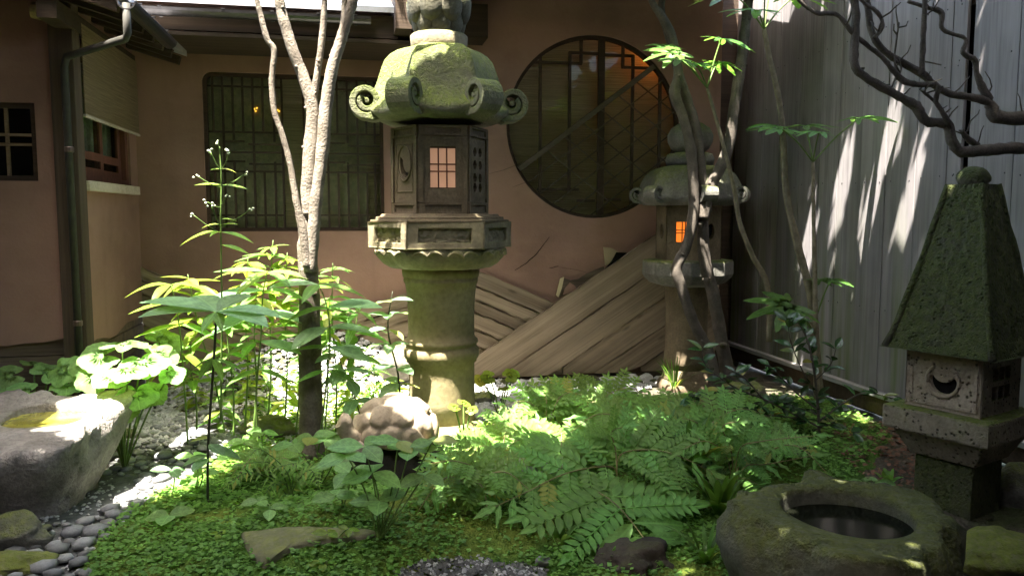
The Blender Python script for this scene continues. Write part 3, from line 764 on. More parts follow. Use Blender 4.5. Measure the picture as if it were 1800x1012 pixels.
# ================================================================== plank fence on the right
XF = 3.50
fence = thing('plank_fence', 'tall grey vertical plank fence with green algae stains along the right', 'fence', (XF, 4.5, 0))
NAIL = blob('nail', M['gutter'], 1, 1, (.003, .006, .006), .05)
seams = [6.95, 6.71, 6.44, 6.16, 5.85, 5.56, 5.32, 5.05, 4.78, 4.49, 4.22, 4.06, 3.73, 3.45, 3.17, 2.9, 2.6, 2.3, 2.0, 1.7, 1.4, 1.1, .8, .5, .2, -.1, -.4, -.7, -1.0, -1.3, -1.6]
rr = random.Random(4)
for k in range(len(seams) - 1):
    y1, y0 = seams[k] - .004, seams[k+1] + .004
    if k == 10: y0 += .045
    dx = rr.uniform(0, .006)
    o = MB().box((XF + dx, y0, .20), (XF + dx + .022, y1, 3.4)).build('board', M['fence'], fence, org=(XF, (y0+y1)/2, .2), bevel=.002)
    for z in (.75, 1.62, 2.28, 2.62):
        if 2.9 < y0 < 6.3:
            for yy in (y0 + .05, y1 - .05):
                put(NAIL, 'nail', o, Matrix.Translation((XF + dx - .0005, yy, z + rr.uniform(-.015, .015))))
MB().box((XF + .032, -1.6, .35), (XF + .08, 7.0, .45)).box((XF + .032, -1.6, 1.58), (XF + .08, 7.0, 1.68)).box((XF + .032, -1.6, 2.6), (XF + .08, 7.0, 2.7)).build('rail', M['darkwood'], fence)
MB().box((XF + .085, -1.6, .0), (XF + .10, 7.0, 3.4)).build('backing', M['nearblack'], fence)
MB().box((XF - .045, -1.6, .165), (XF + .03, 7.0, .198)).build('sill', M['graywood'], fence, bevel=.004)
MB().box((XF - .01, -1.6, .045), (XF + .03, 7.0, .163)).build('base_board', M['darkwood'], fence)
MB().box((XR, 7.0, 0), (3.62, 7.05, 3.4)).build('passage_door', M['darkwood'], fence)

# veranda behind the viewer, and unseen light blockers added on the left
struct(MB().box((-5, -1.72, -.1), (4, -1.62, 5)).build('veranda_wall', M['plaster']))
struct(MB().box((-2.55, -1.6, -.1), (-2.45, 4.95, 2.9)).build('light_block_wall', M['plaster']))  # unseen wall added to hold back light from the left
struct(MB().add([(-2.05, -1.6, 2.85), (-2.05, 4.25, 2.85), (-4.6, 4.25, 3.7), (-4.6, -1.6, 3.7), (-2.05, -1.6, 2.9), (-2.05, 4.25, 2.9), (-4.6, 4.25, 3.75), (-4.6, -1.6, 3.75)], ((0,1,2,3),(7,6,5,4),(4,5,1,0),(5,6,2,1),(6,7,3,2),(7,4,0,3))).build('light_block_roof', M['darkwood']))  # unseen roof added to keep the left side dim
MV = Matrix(((1, 0, 0, 0), (0, 1, 0, 0), (0, -.15, 1, 3.15), (0, 0, 0, 1)))
struct(MB().plate([(-5, -2.2), (4, -2.2), (4, 2.8), (2.2, 2.5), (.9, 1.0), (-5, .9)], (), .08, MV).build('veranda_roof', M['darkwood']))  # unseen roof, its right front edge pushed out to shade the right foreground
# ================================================================== stone lanterns
def hexr(a, n, ph):                    # factor that turns a circle into a regular n-gon (corner at ph)
    s = 2 * math.pi / n; q = ((a - ph) % s) - s / 2
    return math.cos(s / 2) / math.cos(q)
def cornerness(a, n, ph):              # 1 at a corner, 0 in the middle of a side
    s = 2 * math.pi / n; q = ((a - ph + s / 2) % s) - s / 2
    return 1 - abs(q) / (s / 2)
def lantern_roof(parent, ax, n, ph, prof, t_under, lift, flare, mat, scroll=None, ridge=.02, rin=.2):
    """prof: (radius, z) from the crown to the eave; scroll: (tube radius, width) of the curled corners"""
    N = len(prof); rmax = prof[-1][0]; zr = prof[-1][1]
    z_under = zr - t_under
    full = list(prof) + [(rmax * .985, zr - t_under * .45), (rmax * .84, z_under), (rin, z_under + .005)]
    def rf(r, z, a):
        t = min(1, max(0, (r / rmax)))
        h = hexr(a, n, ph); c = cornerness(a, n, ph)
        k = .35 + .65 * t
        rr = r * (1 + (h - 1) * k) * (1 + flare * c ** 4 * t ** 3) + ridge * (c ** 10) * (1 - t) * (1 if r > .1 else 0)
        return rr, z + lift * c ** 2.2 * t ** 4
    roof = MB().lathe([(r, z) for r, z in full], 96, ph, ax, rf).build('roof', mat, parent, smooth=True)
    if scroll:
        rs, wd = scroll
        for k in range(n):
            a = ph + 2 * math.pi * k / n
            er, ez = rf(rmax, zr, a)
            # curl drawn in the plane of the corner: u outwards, w upwards
            cu, cw = er - rs * .5, ez + rs * .15
            pts = []; T = 26
            for i in range(T + 1):
                s = i / T; an = R(-115) + s * R(520); rad = rs * (.92 - .60 * s)
                pts.append((cu + math.cos(an) * rad, cw + math.sin(an) * rad))
            start = [(er - rs * 3.0, ez - t_under * .75), (er - rs * 1.8, ez - t_under * .65)]
            pts = start + pts
            m = MB(); o = 0; L = len(pts); d = Vector((math.sin(a), -math.cos(a), 0)); sd = Vector((math.cos(a), math.sin(a), 0))
            base = Vector((ax[0], ax[1], 0))
            for i, (uu, ww) in enumerate(pts):
                p0_, p1_ = pts[max(0, i-1)], pts[min(L-1, i+1)]
                tx, tz = p1_[0]-p0_[0], p1_[1]-p0_[1]; ln = math.hypot(tx, tz) or 1; nx_, nz_ = -tz/ln, tx/ln
                th = rs * .19 * (1.6 if i < 3 else 1 - .2 * i / L); hw = wd * (.5 + .0 * i) * (1.0 if i > 1 else .9)
                for su, sw in ((-1, 1), (1, 1), (1, -1), (-1, -1)):
                    q = base + d * (uu + nx_ * th * sw) + sd * (hw * su); q.z = ww + nz_ * th * sw
                    m.v.append(q)
            for i in range(L - 1):
                for j in range(4):
                    A = i*4 + j; B = i*4 + (j+1) % 4; m.f.append((A, B, B + 4, A + 4))
            m.f += [(0, 1, 2, 3), tuple(reversed(range(L*4 - 4, L*4)))]
            # the coil's eye
            eye = base + d * cu + Vector((0, 0, cw))
            m.tube([eye - sd * wd * .47, eye + sd * wd * .47], rs * .17, 14)
            m.build('roof_scroll', mat, roof, smooth=False, bevel=rs * .07)
    return roof
def faceM(ax, n, ph, k, dist, z):      # local frame on side k of an n-gon: x along the side, y up, z outwards
    a = ph + 2 * math.pi * (k + .5) / n
    o = Vector((math.sin(a), -math.cos(a), 0)); x = Vector((math.cos(a), math.sin(a), 0))
    return Matrix(((x.x, 0, o.x, ax[0] + o.x*dist), (x.y, 0, o.y, ax[1] + o.y*dist), (0, 1, 0, z), (0, 0, 0, 1)))
def rect(x0, y0, x1, y1): return [(x0, y0), (x1, y0), (x1, y1), (x0, y1)]
def ell(cx, cy, rx, ry, n=20): return [(cx + rx*math.cos(2*math.pi*i/n), cy + ry*math.sin(2*math.pi*i/n)) for i in range(n)]
def crescent(cx, cy, rx, ry):
    o = [(cx + rx*math.cos(t), cy + ry*math.sin(t)) for t in [R(150 + 12.5*i) for i in range(17)]]
    i_ = [(cx + rx*.45 + rx*.85*math.cos(t), cy + ry*.2 + ry*.85*math.sin(t)) for t in [R(300 - 11*i) for i in range(13)]]
    return o[:15] + i_[1:-1]

# ---- the tall lantern
YL = 5.0
M['lantfin'] = stone('dark_mossy_finial', (.07, .065, .045), (.12, .11, .075), (.07, .085, .02), .5, 6, .9)
LA = at(776, 600, YL); LX = (LA.x, LA.y); K = 1.0 / ppm(YL, 776)
def lz_(py): return at(776, py, YL).z
big = thing('stone_lantern', 'tall mossy hexagonal stone lantern with curled roof corners beside the pale tree', 'stone lantern', (LX[0], LX[1], 0))
PH = R(34 - 60) + math.atan2(LX[0], LX[1]) * -1.0       # one corner's angle; a side turns to the viewer
PH = R(-26) - math.atan2(LX[0], LX[1])
c12 = math.cos(math.pi / 6)
def p_(l): return [(hw * K, lz_(py)) for hw, py in l]
MB().lathe([(76*K, -.05), (76*K, .02), (74*K, .05), (66*K, .07)] + p_([(64, 745), (60, 735)]), 48, 0, LX).build('base', M['lantpale'], big, smooth=True)
sh = MB().lathe(p_([(59, 735), (58.5, 700), (58, 660), (58, 634), (62, 633), (62, 629), (65, 626), (66.5, 618), (66, 611), (62, 608), (62, 603), (65, 600), (64, 595), (59, 592), (58, 580), (58.5, 545), (60, 515), (63, 496), (65, 495), (65.5, 489), (64, 487), (66.5, 485), (68, 476), (67, 470)]), 56, 0, LX).build('shaft', M['lantpale'], big, smooth=True)
# lotus bowl with petals under the platform
def petal(r, z, a):
    k = abs(math.sin(a * 6)) ; return r * (.95 + .05 * k) * (.5 + .5 * hexr(a, 6, PH) / .93), z
MB().lathe(p_([(66, 471), (88, 469), (100, 462), (109, 452), (114, 440), (113, 433)]), 96, 0, LX, petal).build('lotus_bowl', M['lant'], big, smooth=True)
for k in range(12):
    a = PH + 2 * math.pi * (k + .5) / 12
    o = Vector((math.sin(a), -math.cos(a), 0)); s_ = Vector((math.cos(a), math.sin(a), 0)); c0 = Vector((LX[0], LX[1], 0))
    pts = []
    for i in range(13):
        t_ = -1 + i / 6.0; wv = abs(math.sin(t_ * math.pi)) ** .7
        pts.append(c0 + o * (113.5*K * (1 - .02*abs(t_))) + s_ * (t_ * 26*K) + Vector((0, 0, lz_(445 - 7 * wv))))
    MB().tube(pts, [.004 + .007 * math.sin(math.pi * i / 12) for i in range(13)], 6).build('petal_rim', M['lant'], big, smooth=True)
# hexagonal platform with sunk panels
Rp = 124 * K
zt, zb_ = lz_(391), lz_(433)
MB().lathe([(Rp - .045, zb_), (Rp - .045, zt)], 6, PH, LX).build('platform', M['lant'], big)
for k in range(6):
    Wd = Rp / 2 - .003; D = Rp * c12; hh = (zt - zb_) / 2
    MB().plate(rect(-Wd, -hh, Wd, hh), [rect(-Wd + .065, -hh + .035, Wd - .065, hh - .032)], .035, faceM(LX, 6, PH, k, D, (zt + zb_) / 2)).build('platform_panel', M['lant'], big, bevel=.006)
    Mf = faceM(LX, 6, PH, k, D - .030, (zt + zb_) / 2); r = random.Random(k)
    m = MB().grid(lambda u, v: Mf @ Vector(((-1 + 2*u) * (Wd - .06), (-1 + 2*v) * (hh - .03), .006 + .012 * noise.noise(Vector((u * 14, v * 5, k * 3.3))) + .006 * noise.noise(Vector((u * 31, v * 11, k)))))  , 40, 14)
    m.build('carved_relief', M['lant'], big, smooth=True, recalc=False)
MB().lathe([(Rp * .975, zt), (Rp * .975, zt + .018), (Rp * .90, zt + .018), (Rp * .90, zt + .036), (Rp * .84, zt + .037), (Rp * .82, lz_(376))], 6, PH, LX).build('platform_step', M['lantdark'], big, bevel=.006)
# firebox
Rb = 82 * K; f0, f1 = lz_(377), lz_(228); Db = Rb * c12; Wb = Rb / 2; hb = (f1 - f0) / 2; zc = (f0 + f1) / 2
fb = MB().lathe([(Rb - .04, f0), (Rb - .04, f1)], 6, PH, LX).build('firebox', M['nearblack'], big)
def py2(y): return lz_(y) - zc
for k in range(6):
    Mf = faceM(LX, 6, PH, k, Db, zc); hl = []
    if k % 3 == 0:
        hl = [rect(-.077, py2(334), .077, py2(264))]
    elif k % 3 == 2:
        hl = [crescent(.0, py2(290), .055, .085)]
    else:
        for cx_ in (-.04, .04):
            for cy_ in (py2(270), py2(292), py2(314), py2(331)): hl.append(ell(cx_ + (.0), cy_, .027, .03, 6))
    MB().plate(rect(-Wb + .002, -hb, Wb - .002, hb), hl, .032, Mf).build('firebox_side', M['lantdark'], fb, bevel=.003)
    m = MB()
    for yy, hgt_ in ((hb - .03, .06), (-hb + .035, .07)):
        m.plate(rect(-Wb + .005, yy - hgt_/2, Wb - .005, yy + hgt_/2), [rect(-Wb + .04, yy - hgt_/2 + .014, Wb - .04, yy + hgt_/2 - .014)], .010, Mf @ Matrix.Translation((0, 0, .0105)))
    for xx in (-Wb + .016, Wb - .016): m.plate(rect(xx - .013, -hb + .075, xx + .013, hb - .065), (), .010, Mf @ Matrix.Translation((0, 0, .0105)))
    m.build('firebox_frame', M['lantdark'], fb, bevel=.002)
    if k % 3 == 2:
        m = MB(); P = [Mf @ Vector((x, y, .004)) for x, y in ell(0, py2(290), .075, .105, 24)]
        m.tube(P + [P[0]], .006, 6, False).build('oval_ring', M['lantdark'], fb, smooth=True)
        m = MB(); P = [Mf @ Vector((x, y, .002)) for x, y in rect(-.09, py2(338), .09, py2(258))]
        m.tube(P + [P[0]], .004, 4, False).build('carved_border', M['lantdark'], fb)
    if k % 3 == 0:
        MB().plate(rect(-.085, py2(338), .085, py2(260)), [rect(-.075, py2(332), .075, py2(266))], .018, Mf @ Matrix.Translation((0, 0, -.008))).build('window_frame', M['darkwood'], fb)
        MB().plate(rect(-.08, py2(336), .08, py2(262)), (), .004, Mf @ Matrix.Translation((0, 0, -.026))).build('window_paper', M['paperpink'], fb)
        for x in (-.0265, .0235): MB().plate(rect(x - .004, py2(332), x + .004, py2(266)), (), .010, Mf @ Matrix.Translation((0, 0, -.012))).build('window_bar', M['redframe'], fb)
        for y in (293, 305): MB().plate(rect(-.075, py2(y) - .004, .075, py2(y) + .004), (), .010, Mf @ Matrix.Translation((0, 0, -.010))).build('window_bar', M['redframe'], fb)
# roof with curled corners
roofp = p_([(42, 84), (52, 86), (66, 91), (79, 100), (88, 112), (93, 126), (97, 140), (101, 155), (106, 170), (113, 184), (121, 194), (128, 201)])
lantern_roof(big, LX, 6, PH, roofp, .06, .05, .08, M['lantroof'], (.105, .15), .026, Rb * .9)
MB().lathe(p_([(47, 88), (48, 84), (49, 66), (46, 63), (40, 62)]), 40, 0, LX).build('finial_ring', M['lant'], big, smooth=True, bevel=0)
# lotus bulb on top: a bud and two rows of petals
MB().lathe(p_([(42, 64), (38, 56), (34, 40), (36, 22), (34, 8), (30, 0), (26, -12), (16, -26), (6, -34), (1, -36)]), 40, 0, LX).build('finial_bud', M['lantfin'], big, smooth=True)
for row, (nn, r0, y0, s0) in enumerate(((8, 34, 44, .080), (8, 42, 24, .086))):
    for k in range(nn):
        a = 2 * math.pi * (k + .5 * row) / nn; o = Vector((math.sin(a), -math.cos(a), 0)); x = Vector((math.cos(a), math.sin(a), 0))
        c0 = Vector((LX[0], LX[1], 0)) + o * (r0 * K); m = MB()
        def pf(u, v):
            a1 = (u - .5) * math.pi; vv = -1 + 2*v
            wv = math.sqrt(max(0, 1 - vv * vv)) * (1 + .15 * vv)
            q = c0 + x * math.sin(a1) * wv * s0 * .85 + o * (math.cos(a1) * wv * s0 * .55 + .03 * max(0, vv) ** 2)
            q.z = lz_(y0) + vv * s0 * .95; return q
        m.grid(pf, 10, 10).build('finial_petal', M['lantfin'], big, smooth=True, recalc=False)

# ---- the small lantern by the fence
YS = 5.95
SA = at(1206, 600, YS); SX = (SA.x, SA.y); K2 = 1.0 / ppm(YS, 1206)
def sz_(py): return at(1206, py, YS).z
sm = thing('stone_lantern', 'small grey stone lantern with orange lit window behind dark tree stems', 'stone lantern', (SX[0], SX[1], 0))
PS = R(-40) - math.atan2(SX[0], SX[1])
def q_(l): return [(hw * K2, sz_(py)) for hw, py in l]
MB().lathe([(50*K2, -.05), (50*K2, .05), (45*K2, .08), (41*K2, .09)] + q_([(39, 645)]), 24, 0, SX).build('base', M['lantdark'], sm, smooth=True)
MB().lathe(q_([(39, 645), (38, 630), (36.5, 600), (36.5, 540), (39, 506), (42, 500)]), 32, 0, SX).build('shaft', M['lantdark'], sm, smooth=True)
MB().lathe(q_([(44, 502), (66, 496), (76, 486), (79, 480), (79, 459), (76, 456), (60, 455)]), 8, PS, SX).build('platform', M['grey'], sm, bevel=.008)
Rs = 56 * K2; s0_, s1_ = sz_(455), sz_(362); Ds = Rs * c12
sf = MB().lathe([(Rs - .035, s0_), (Rs - .035, s1_)], 6, PS, SX).build('firebox', M['nearblack'], sm)
for k in range(6):
    Mf = faceM(SX, 6, PS, k, Ds, (s0_ + s1_) / 2); Wb2 = Rs / 2; hb2 = (s1_ - s0_) / 2
    hl = [rect(-.058, -.07, .058, .085)] if k % 3 == 0 else [ell(0, .01, .045, .06, 14)]
    MB().plate(rect(-Wb2 + .002, -hb2, Wb2 - .002, hb2), hl, .03, Mf).build('firebox_side', M['lantdark'], sf, bevel=.005)
    if k % 3 == 0:
        MB().plate(rect(-.06, -.072, .06, .087), (), .004, Mf @ Matrix.Translation((0, 0, -.026))).build('window_paper', M['paperorange'], sf)
        for x in (-.012, .012): MB().plate(rect(x - .003, -.07, x + .003, .085), (), .010, Mf @ Matrix.Translation((0, 0, -.014))).build('window_bar', M['darkwood'], sf)
        for y in (.0, .022): MB().plate(rect(-.058, y - .003, .058, y + .003), (), .010, Mf @ Matrix.Translation((0, 0, -.012))).build('window_bar', M['darkwood'], sf)
lantern_roof(sm, SX, 6, PS, q_([(34, 291), (50, 293), (66, 299), (77, 309), (84, 322), (89, 335), (94, 346)]), .07, .01, .02, M['grey'], (.068, .12), .012, Rs * .9)
MB().lathe(q_([(30, 293), (40, 291), (42, 280), (38, 271), (24, 268)]), 24, 0, SX).build('finial_ring', M['grey'], sm, smooth=True)
MB().lathe(q_([(22, 270), (32, 262), (38, 250), (39, 238), (33, 226), (20, 217), (6, 212), (1, 210)]), 28, 0, SX).build('finial_jewel', M['grey'], sm, smooth=True)

# ---- the square lantern on the right with the tall pyramid roof
YP = 3.20
PA = at(1690, 700, YP); PXY = (PA.x, PA.y); K3 = 1.0 / ppm(YP, 1690)
def tz(py): return at(1690, py, YP).z
pag = thing('stone_lantern', 'square porous stone lantern with tall mossy pyramid roof at the right', 'stone lantern', (PXY[0], PXY[1], 0))
ROT = R(22)
MP = Matrix.Translation((PXY[0], PXY[1], 0)) @ Matrix.Rotation(ROT, 4, 'Z')
def pbox(a, b, name, mat, bevel=.01, parent=pag, taper=None):
    m = MB().box(a, b)
    if taper:
        cz = (a[2] + b[2]) / 2
        for p in m.v:
            if p.z < cz: p.x *= taper; p.y *= taper
    m.v = [MP @ p for p in m.v]
    # break the faces up a little
    o = m.build(name, mat, parent, bevel=bevel)
    return o
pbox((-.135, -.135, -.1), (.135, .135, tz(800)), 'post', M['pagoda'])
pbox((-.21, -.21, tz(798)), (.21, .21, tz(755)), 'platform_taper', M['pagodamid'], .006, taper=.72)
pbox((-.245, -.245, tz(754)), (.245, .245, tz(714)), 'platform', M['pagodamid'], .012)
hz0, hz1 = tz(713), tz(611)
hh = (hz1 - hz0) / 2
pf_ = MB().box((-.14, -.14, hz0), (.14, .14, hz1)); pf_.v = [MP @ p for p in pf_.v]
pf_ = pf_.build('firebox', M['nearblack'], pag)
for k in range(4):
    a = ROT + k * math.pi / 2
    o = Vector((math.sin(a), -math.cos(a), 0)); x = Vector((math.cos(a), math.sin(a), 0))
    Mf = Matrix(((x.x, 0, o.x, PXY[0] + o.x*.172), (x.y, 0, o.y, PXY[1] + o.y*.172), (0, 1, 0, (hz0+hz1)/2), (0, 0, 0, 1)))
    if k % 2 == 1:
        cr = [(.062*math.cos(t), .0 + .062*math.sin(t)) for t in [R(165 + 12.5*i) for i in range(17)]] 
        inn = [(.052*math.cos(t), .045 + .052*math.sin(t)) for t in [R(-10 - 16*i) for i in range(11)]]
        hl = [cr + inn[1:-1]]
    else:
        hl = [rect(x0 - .022, y0 - .03, x0 + .022, y0 + .03) for x0 in (-.055, .0, .055) for y0 in (-.04, .045)]
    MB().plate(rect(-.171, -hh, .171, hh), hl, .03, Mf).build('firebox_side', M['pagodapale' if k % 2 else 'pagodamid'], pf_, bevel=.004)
    if k % 2 == 1:
        P = [Mf @ Vector((x_, y_, .003)) for x_, y_ in ell(0, .0, .074, .074, 24)]
        MB().tube(P[8:] + P[:5], .008, 6).build('moon_ring', M['pagodapale'], pf_, smooth=True)
        MB().plate(rect(-.155, -hh + .02, .155, hh - .02), [rect(-.14, -hh + .035, .14, hh - .035)], .006, Mf @ Matrix.Translation((0, 0, .0065))).build('panel_border', M['pagodapale'], pf_, bevel=.002)
# pyramid with slightly curved sides
m = MB(); NU, NV = 20, 28
for k in range(4):
    for_k = k * math.pi / 2
    def ff(u, v):
        e = .235 - (.235 - .075) * (v ** .92); e += .010 * (1 - v) ** 6
        q = Vector(((-1 + 2*u) * e, -e, tz(612) + (tz(324) - tz(612)) * v))
        q.y -= .012 * noise.noise(Vector((u * 9, v * 16, k * 5)))* (4*u*(1-u))
        return MP @ (Matrix.Rotation(for_k, 4, 'Z') @ q)
    m.grid(ff, NU, NV)
    def cap(u, v):
        e = .075; q = Vector(((-1 + 2*u) * e * (1 - v), -e * (1 - v), tz(324))); return MP @ (Matrix.Rotation(for_k, 4, 'Z') @ q)
    m.grid(cap, 2, 1)
    def und(u, v):
        e = .245 * (1 - v) + .02; q = Vector(((-1 + 2*u) * e, -e, tz(612) - .0 - .012 * (v > 0))); return MP @ (Matrix.Rotation(for_k, 4, 'Z') @ q)
    m.grid(und, 2, 1)
pr = m.build('roof', M['pagoda'], pag, recalc=True)
for k in range(4):
    pts = []
    for i in range(13):
        v = i / 12; e = .235 - (.235 - .075) * (v ** .92) + .010 * (1 - v) ** 6
        pts.append(MP @ (Matrix.Rotation(k * math.pi / 2, 4, 'Z') @ Vector((-e, -e, tz(612) + (tz(324) - tz(612)) * v))))
    MB().tube(pts, .014, 7, True, .55).build('roof_ridge', M['pagoda'], pr, smooth=True)
put(blob('finial', M['pagoda'], 4, 3, (.072, .072, .052), .08), 'finial', pag, MP @ Matrix.Translation((0, 0, tz(324) + .03)))

# ================================================================== water basins
def basin(name, label, cen, outline, levels, hollow, mat, wmat, wz, lump=.05, seed=1, N=96, tilt=None):
    """outline(a) gives the plan; levels: (scale, z) from the ground to the rim, then hollow: (plan fn, z list)"""
    t_ = thing(name, label, 'stone basin', (cen[0], cen[1], 0)); rings = []
    for s, z in levels:
        rings.append([(outline(a) * s, a, z) for a in [2*math.pi*i/N for i in range(N)]])
    hf, hc, hl = hollow
    top = levels[-1][1]
    steps = 5
    for j in range(1, steps + 1):      # rim, from the outline in to the hollow's edge
        q = j / steps; ring_ = []
        for i in range(N):
            a = 2*math.pi*i/N; ox, oy = outline(a)*levels[-1][0]*math.cos(a), outline(a)*levels[-1][0]*math.sin(a)
            hx, hy = hc[0] + hf(a)*math.cos(a), hc[1] + hf(a)*math.sin(a)
            x, y = ox*(1-q) + hx*q, oy*(1-q) + hy*q
            ring_.append((math.hypot(x, y), math.atan2(y, x), top + .012 * math.sin(q * math.pi)))
        rings.append(ring_)
    for s, z in hl:
        ring_ = []
        for i in range(N):
            a = 2*math.pi*i/N; hx, hy = hc[0] + s*hf(a)*math.cos(a), hc[1] + s*hf(a)*math.sin(a)
            ring_.append((math.hypot(hx, hy), math.atan2(hy, hx), z))
        rings.append(ring_)
    m = MB()
    for j, rg in enumerate(rings):
        for r, a, z in rg:
            x, y = r*math.cos(a), r*math.sin(a)
            w_ = 1.0 if j < len(levels) else (.35 if j <= len(levels) + steps - 2 else .08)
            q = Vector((x, y, z)) * 3.2 + Vector((seed, 0, 0))
            k = lump * w_ * (noise.noise(q) + .5 * noise.noise(q * 2.3) + .3 * noise.noise(q * 5.5))
            x += k * math.cos(a); y += k * math.sin(a); zz = z + (k * .6 if j >= 1 else 0)
            if tilt: zz += (tilt[0] * x + tilt[1] * y) * min(1, max(0, z / top))
            m.v.append(Vector((cen[0] + x, cen[1] + y, zz)))
    for j in range(len(rings) - 1):
        for i in range(N):
            a = j*N + i; b = j*N + (i+1) % N; m.f.append((a, b, b + N, a + N))
    m.f.append(tuple((len(rings)-1)*N + i for i in range(N)))
    m.build('rock', mat, t_, smooth=True)
    w = MB(); P = [(cen[0] + hc[0] + .985*hf(2*math.pi*i/N)*math.cos(2*math.pi*i/N), cen[1] + hc[1] + .985*hf(2*math.pi*i/N)*math.sin(2*math.pi*i/N), wz) for i in range(N)]
    w.add(P, [tuple(range(N))]).build('water', wmat, t_, recalc=False)
    return t_
# round mossy basin, bottom right
bc = atz(1490, 905, .33)
def o1(a): return .40 * (1 + .05 * math.sin(2*a + .4) + .04 * math.sin(3*a))
def h1(a): return .232 * (1 + .02 * math.sin(3*a + 1))
basin('stone_basin', 'low round mossy stone basin with dark water in the right foreground', (bc.x, bc.y), o1,
      [(.80, -.1), (.92, .02), (1.0, .12), (1.03, .21), (1.0, .28), (.97, .315), (.93, .33)], (h1, (.02, .03), [(.99, .31), (.98, .26), (.96, .2), (.9, .12)]), M['basinmoss'], M['water'], .275, .085, 3, tilt=(-.03, .02))
# block basin on the left with yellow-green water
lc = Vector((-1.635, 4.17, 0))
def o2(a):
    c, s = math.cos(a), math.sin(a)
    n_ = 5.0; return 1.0 / ((abs(c) / .41) ** n_ + (abs(s) / .39) ** n_) ** (1 / n_) * (1 + .07 * math.sin(3*a + .5) + .04 * math.sin(5*a))
def h2(a):
    c, s = math.cos(a), math.sin(a)
    return 1.0 / ((abs(c) / .19) ** 3 + (abs(s) / .165) ** 3) ** (1 / 3)
basin('stone_basin', 'rough grey block basin with yellow-green water at the left edge', (lc.x, lc.y), o2,
      [(.72, -.05), (.76, .03), (.84, .10), (.93, .19), (1.0, .27), (1.02, .34), (1.01, .385), (.97, .405)], (h2, (.14, .07), [(.98, .395), (.96, .37), (.92, .33), (.7, .31)]), M['basin'], M['waterY'], .392, .085, 11, tilt=(.0, .13))

# ================================================================== stone turtle on its rock
tp = at(695, 770, 4.12)
tur = thing('stone_turtle', 'carved tan stone turtle with domed plated shell facing left', 'sculpture', (tp.x, tp.y, tp.z - .02))
bm = bmesh.new(); bmesh.ops.create_icosphere(bm, subdivisions=5, radius=1)
cents = [Vector(c).normalized() for c in ((0, 0, 1), (.62, 0, .7), (-.62, 0, .7), (.25, -.75, .55), (-.3, -.75, .55), (.75, -.55, .35), (-.78, -.5, .35), (.25, .75, .55), (-.3, .75, .55), (.75, .55, .3), (-.75, .55, .3), (1, 0, .2), (-1, 0, .2), (0, -1, .1), (.5, -.9, .05), (-.55, -.85, .05), (0, 1, .1))]
for v in bm.verts:
    p = v.co.copy()
    ds = sorted((p - c).length for c in cents); g = min(1, (ds[1] - ds[0]) / .30)
    k = 1 + .10 * (1 - (1 - g) ** 2.2) * 1.7 + .02 * noise.noise(p * 5)
    q = p * k; z = q.z * .165 if q.z > 0 else max(q.z * .16, -.05)
    v.co = Vector((q.x * .195, q.y * .18, z + .045))
me = bpy.data.meshes.new('shell'); bm.to_mesh(me); bm.free(); me.polygons.foreach_set('use_smooth', [True]*len(me.polygons)); me.materials.append(M['turtle'])
TM = Matrix.Translation(tp) @ Matrix.Rotation(R(-8), 4, 'Z')
put(me, 'shell', tur, TM)
def tt(pts): return [TM @ Vector(p) for p in pts]
MB().tube(smoothpts(tt([(-.15, -.08, .02), (-.20, -.11, .03), (-.232, -.125, .075), (-.250, -.13, .125), (-.268, -.135, .140)]), 4), [.055]*3 + [.050]*4 + [.043]*4 + [.046]*3 + [.043, .034, .014], 14, True, .08).build('head', M['turtle'], tur, smooth=True)
for sx, sy in ((-.17, -.14), (.15, -.15), (-.14, .14), (.15, .14)):
    put(blob('leg', M['turtle'], sx * 9, 2, (.06, .05, .045), .15), 'leg', tur, TM @ Matrix.Translation((sx, sy, -.01)))
def rockthing(label, px, py, Y, size, mat, seed, name='rock', rot=0.0, rough=.28, flat=0.0, sink=.25, sub=4, cat='rock', pos=None):
    p = pos or (at(px, py, Y) if Y else G(px, py))
    o = link(blob(name, M[mat], seed, sub, size, rough, flat), name, None, p + Vector((0, 0, size[2] * (1 - 2*sink))))
    o.rotation_euler.z = rot
    return tag(o, label, cat)
q = tp + Vector((0.0, .04, 0))
o = link(blob('pedestal_rock', M['rockdark'], 6, 4, (.27, .22, .24), .14, .25), 'pedestal_rock', None, (q.x, q.y, q.z - .20)); tag(o, 'dark block of rock carrying the stone turtle', 'rock')
# ================================================================== other stones
SP = [Vector((x, y, 0)) for x, y in STEPSTONE]; cpt = sum(SP, Vector()) / len(SP)
m = MB(); P = smoothpts([tuple(p) for p in SP + [SP[0]]], 5)[:-1]; n = len(P)
def sz2(p): return hgt(p.x, p.y)
zt_ = max(sz2(p) for p in P) * .6 + min(sz2(p) for p in P) * .4 + .03
rings = [(1.04, -.06), (1.03, -.015), (1.0, .0), (.95, .008), (.6, .010), (.2, .012)]
for s, dz in rings:
    for p in P: q = cpt + (p - cpt) * s; m.v.append(Vector((q.x, q.y, sz2(q) * .75 + zt_ * .25 + .012 + dz + .005 * noise.noise(q * 9))))
for j in range(len(rings) - 1):
    for i in range(n): m.f.append((j*n+i, j*n+(i+1) % n, (j+1)*n+(i+1) % n, (j+1)*n+i))
m.f.append(tuple((len(rings)-1)*n + i for i in range(n)))
M['step'] = stone('flat_step_stone', (.13, .12, .085), (.20, .19, .13), (.10, .115, .03), .4, 5, .4)
tag(m.build('stepping_stone', M['step'], smooth=True), 'flat tan stone sunk in the green mound at the front', 'stepping stone')
rockthing('grey white-veined rock at the bottom left corner by the pebbles', 20, 960, None, (.16, .10, .085), 'grey', 2, rough=.35)
o = rockthing('yellow-green mossy lump in the bottom left corner', 20, 1000, None, (.15, .10, .04), 'rockmoss', 3, 'moss_rock')
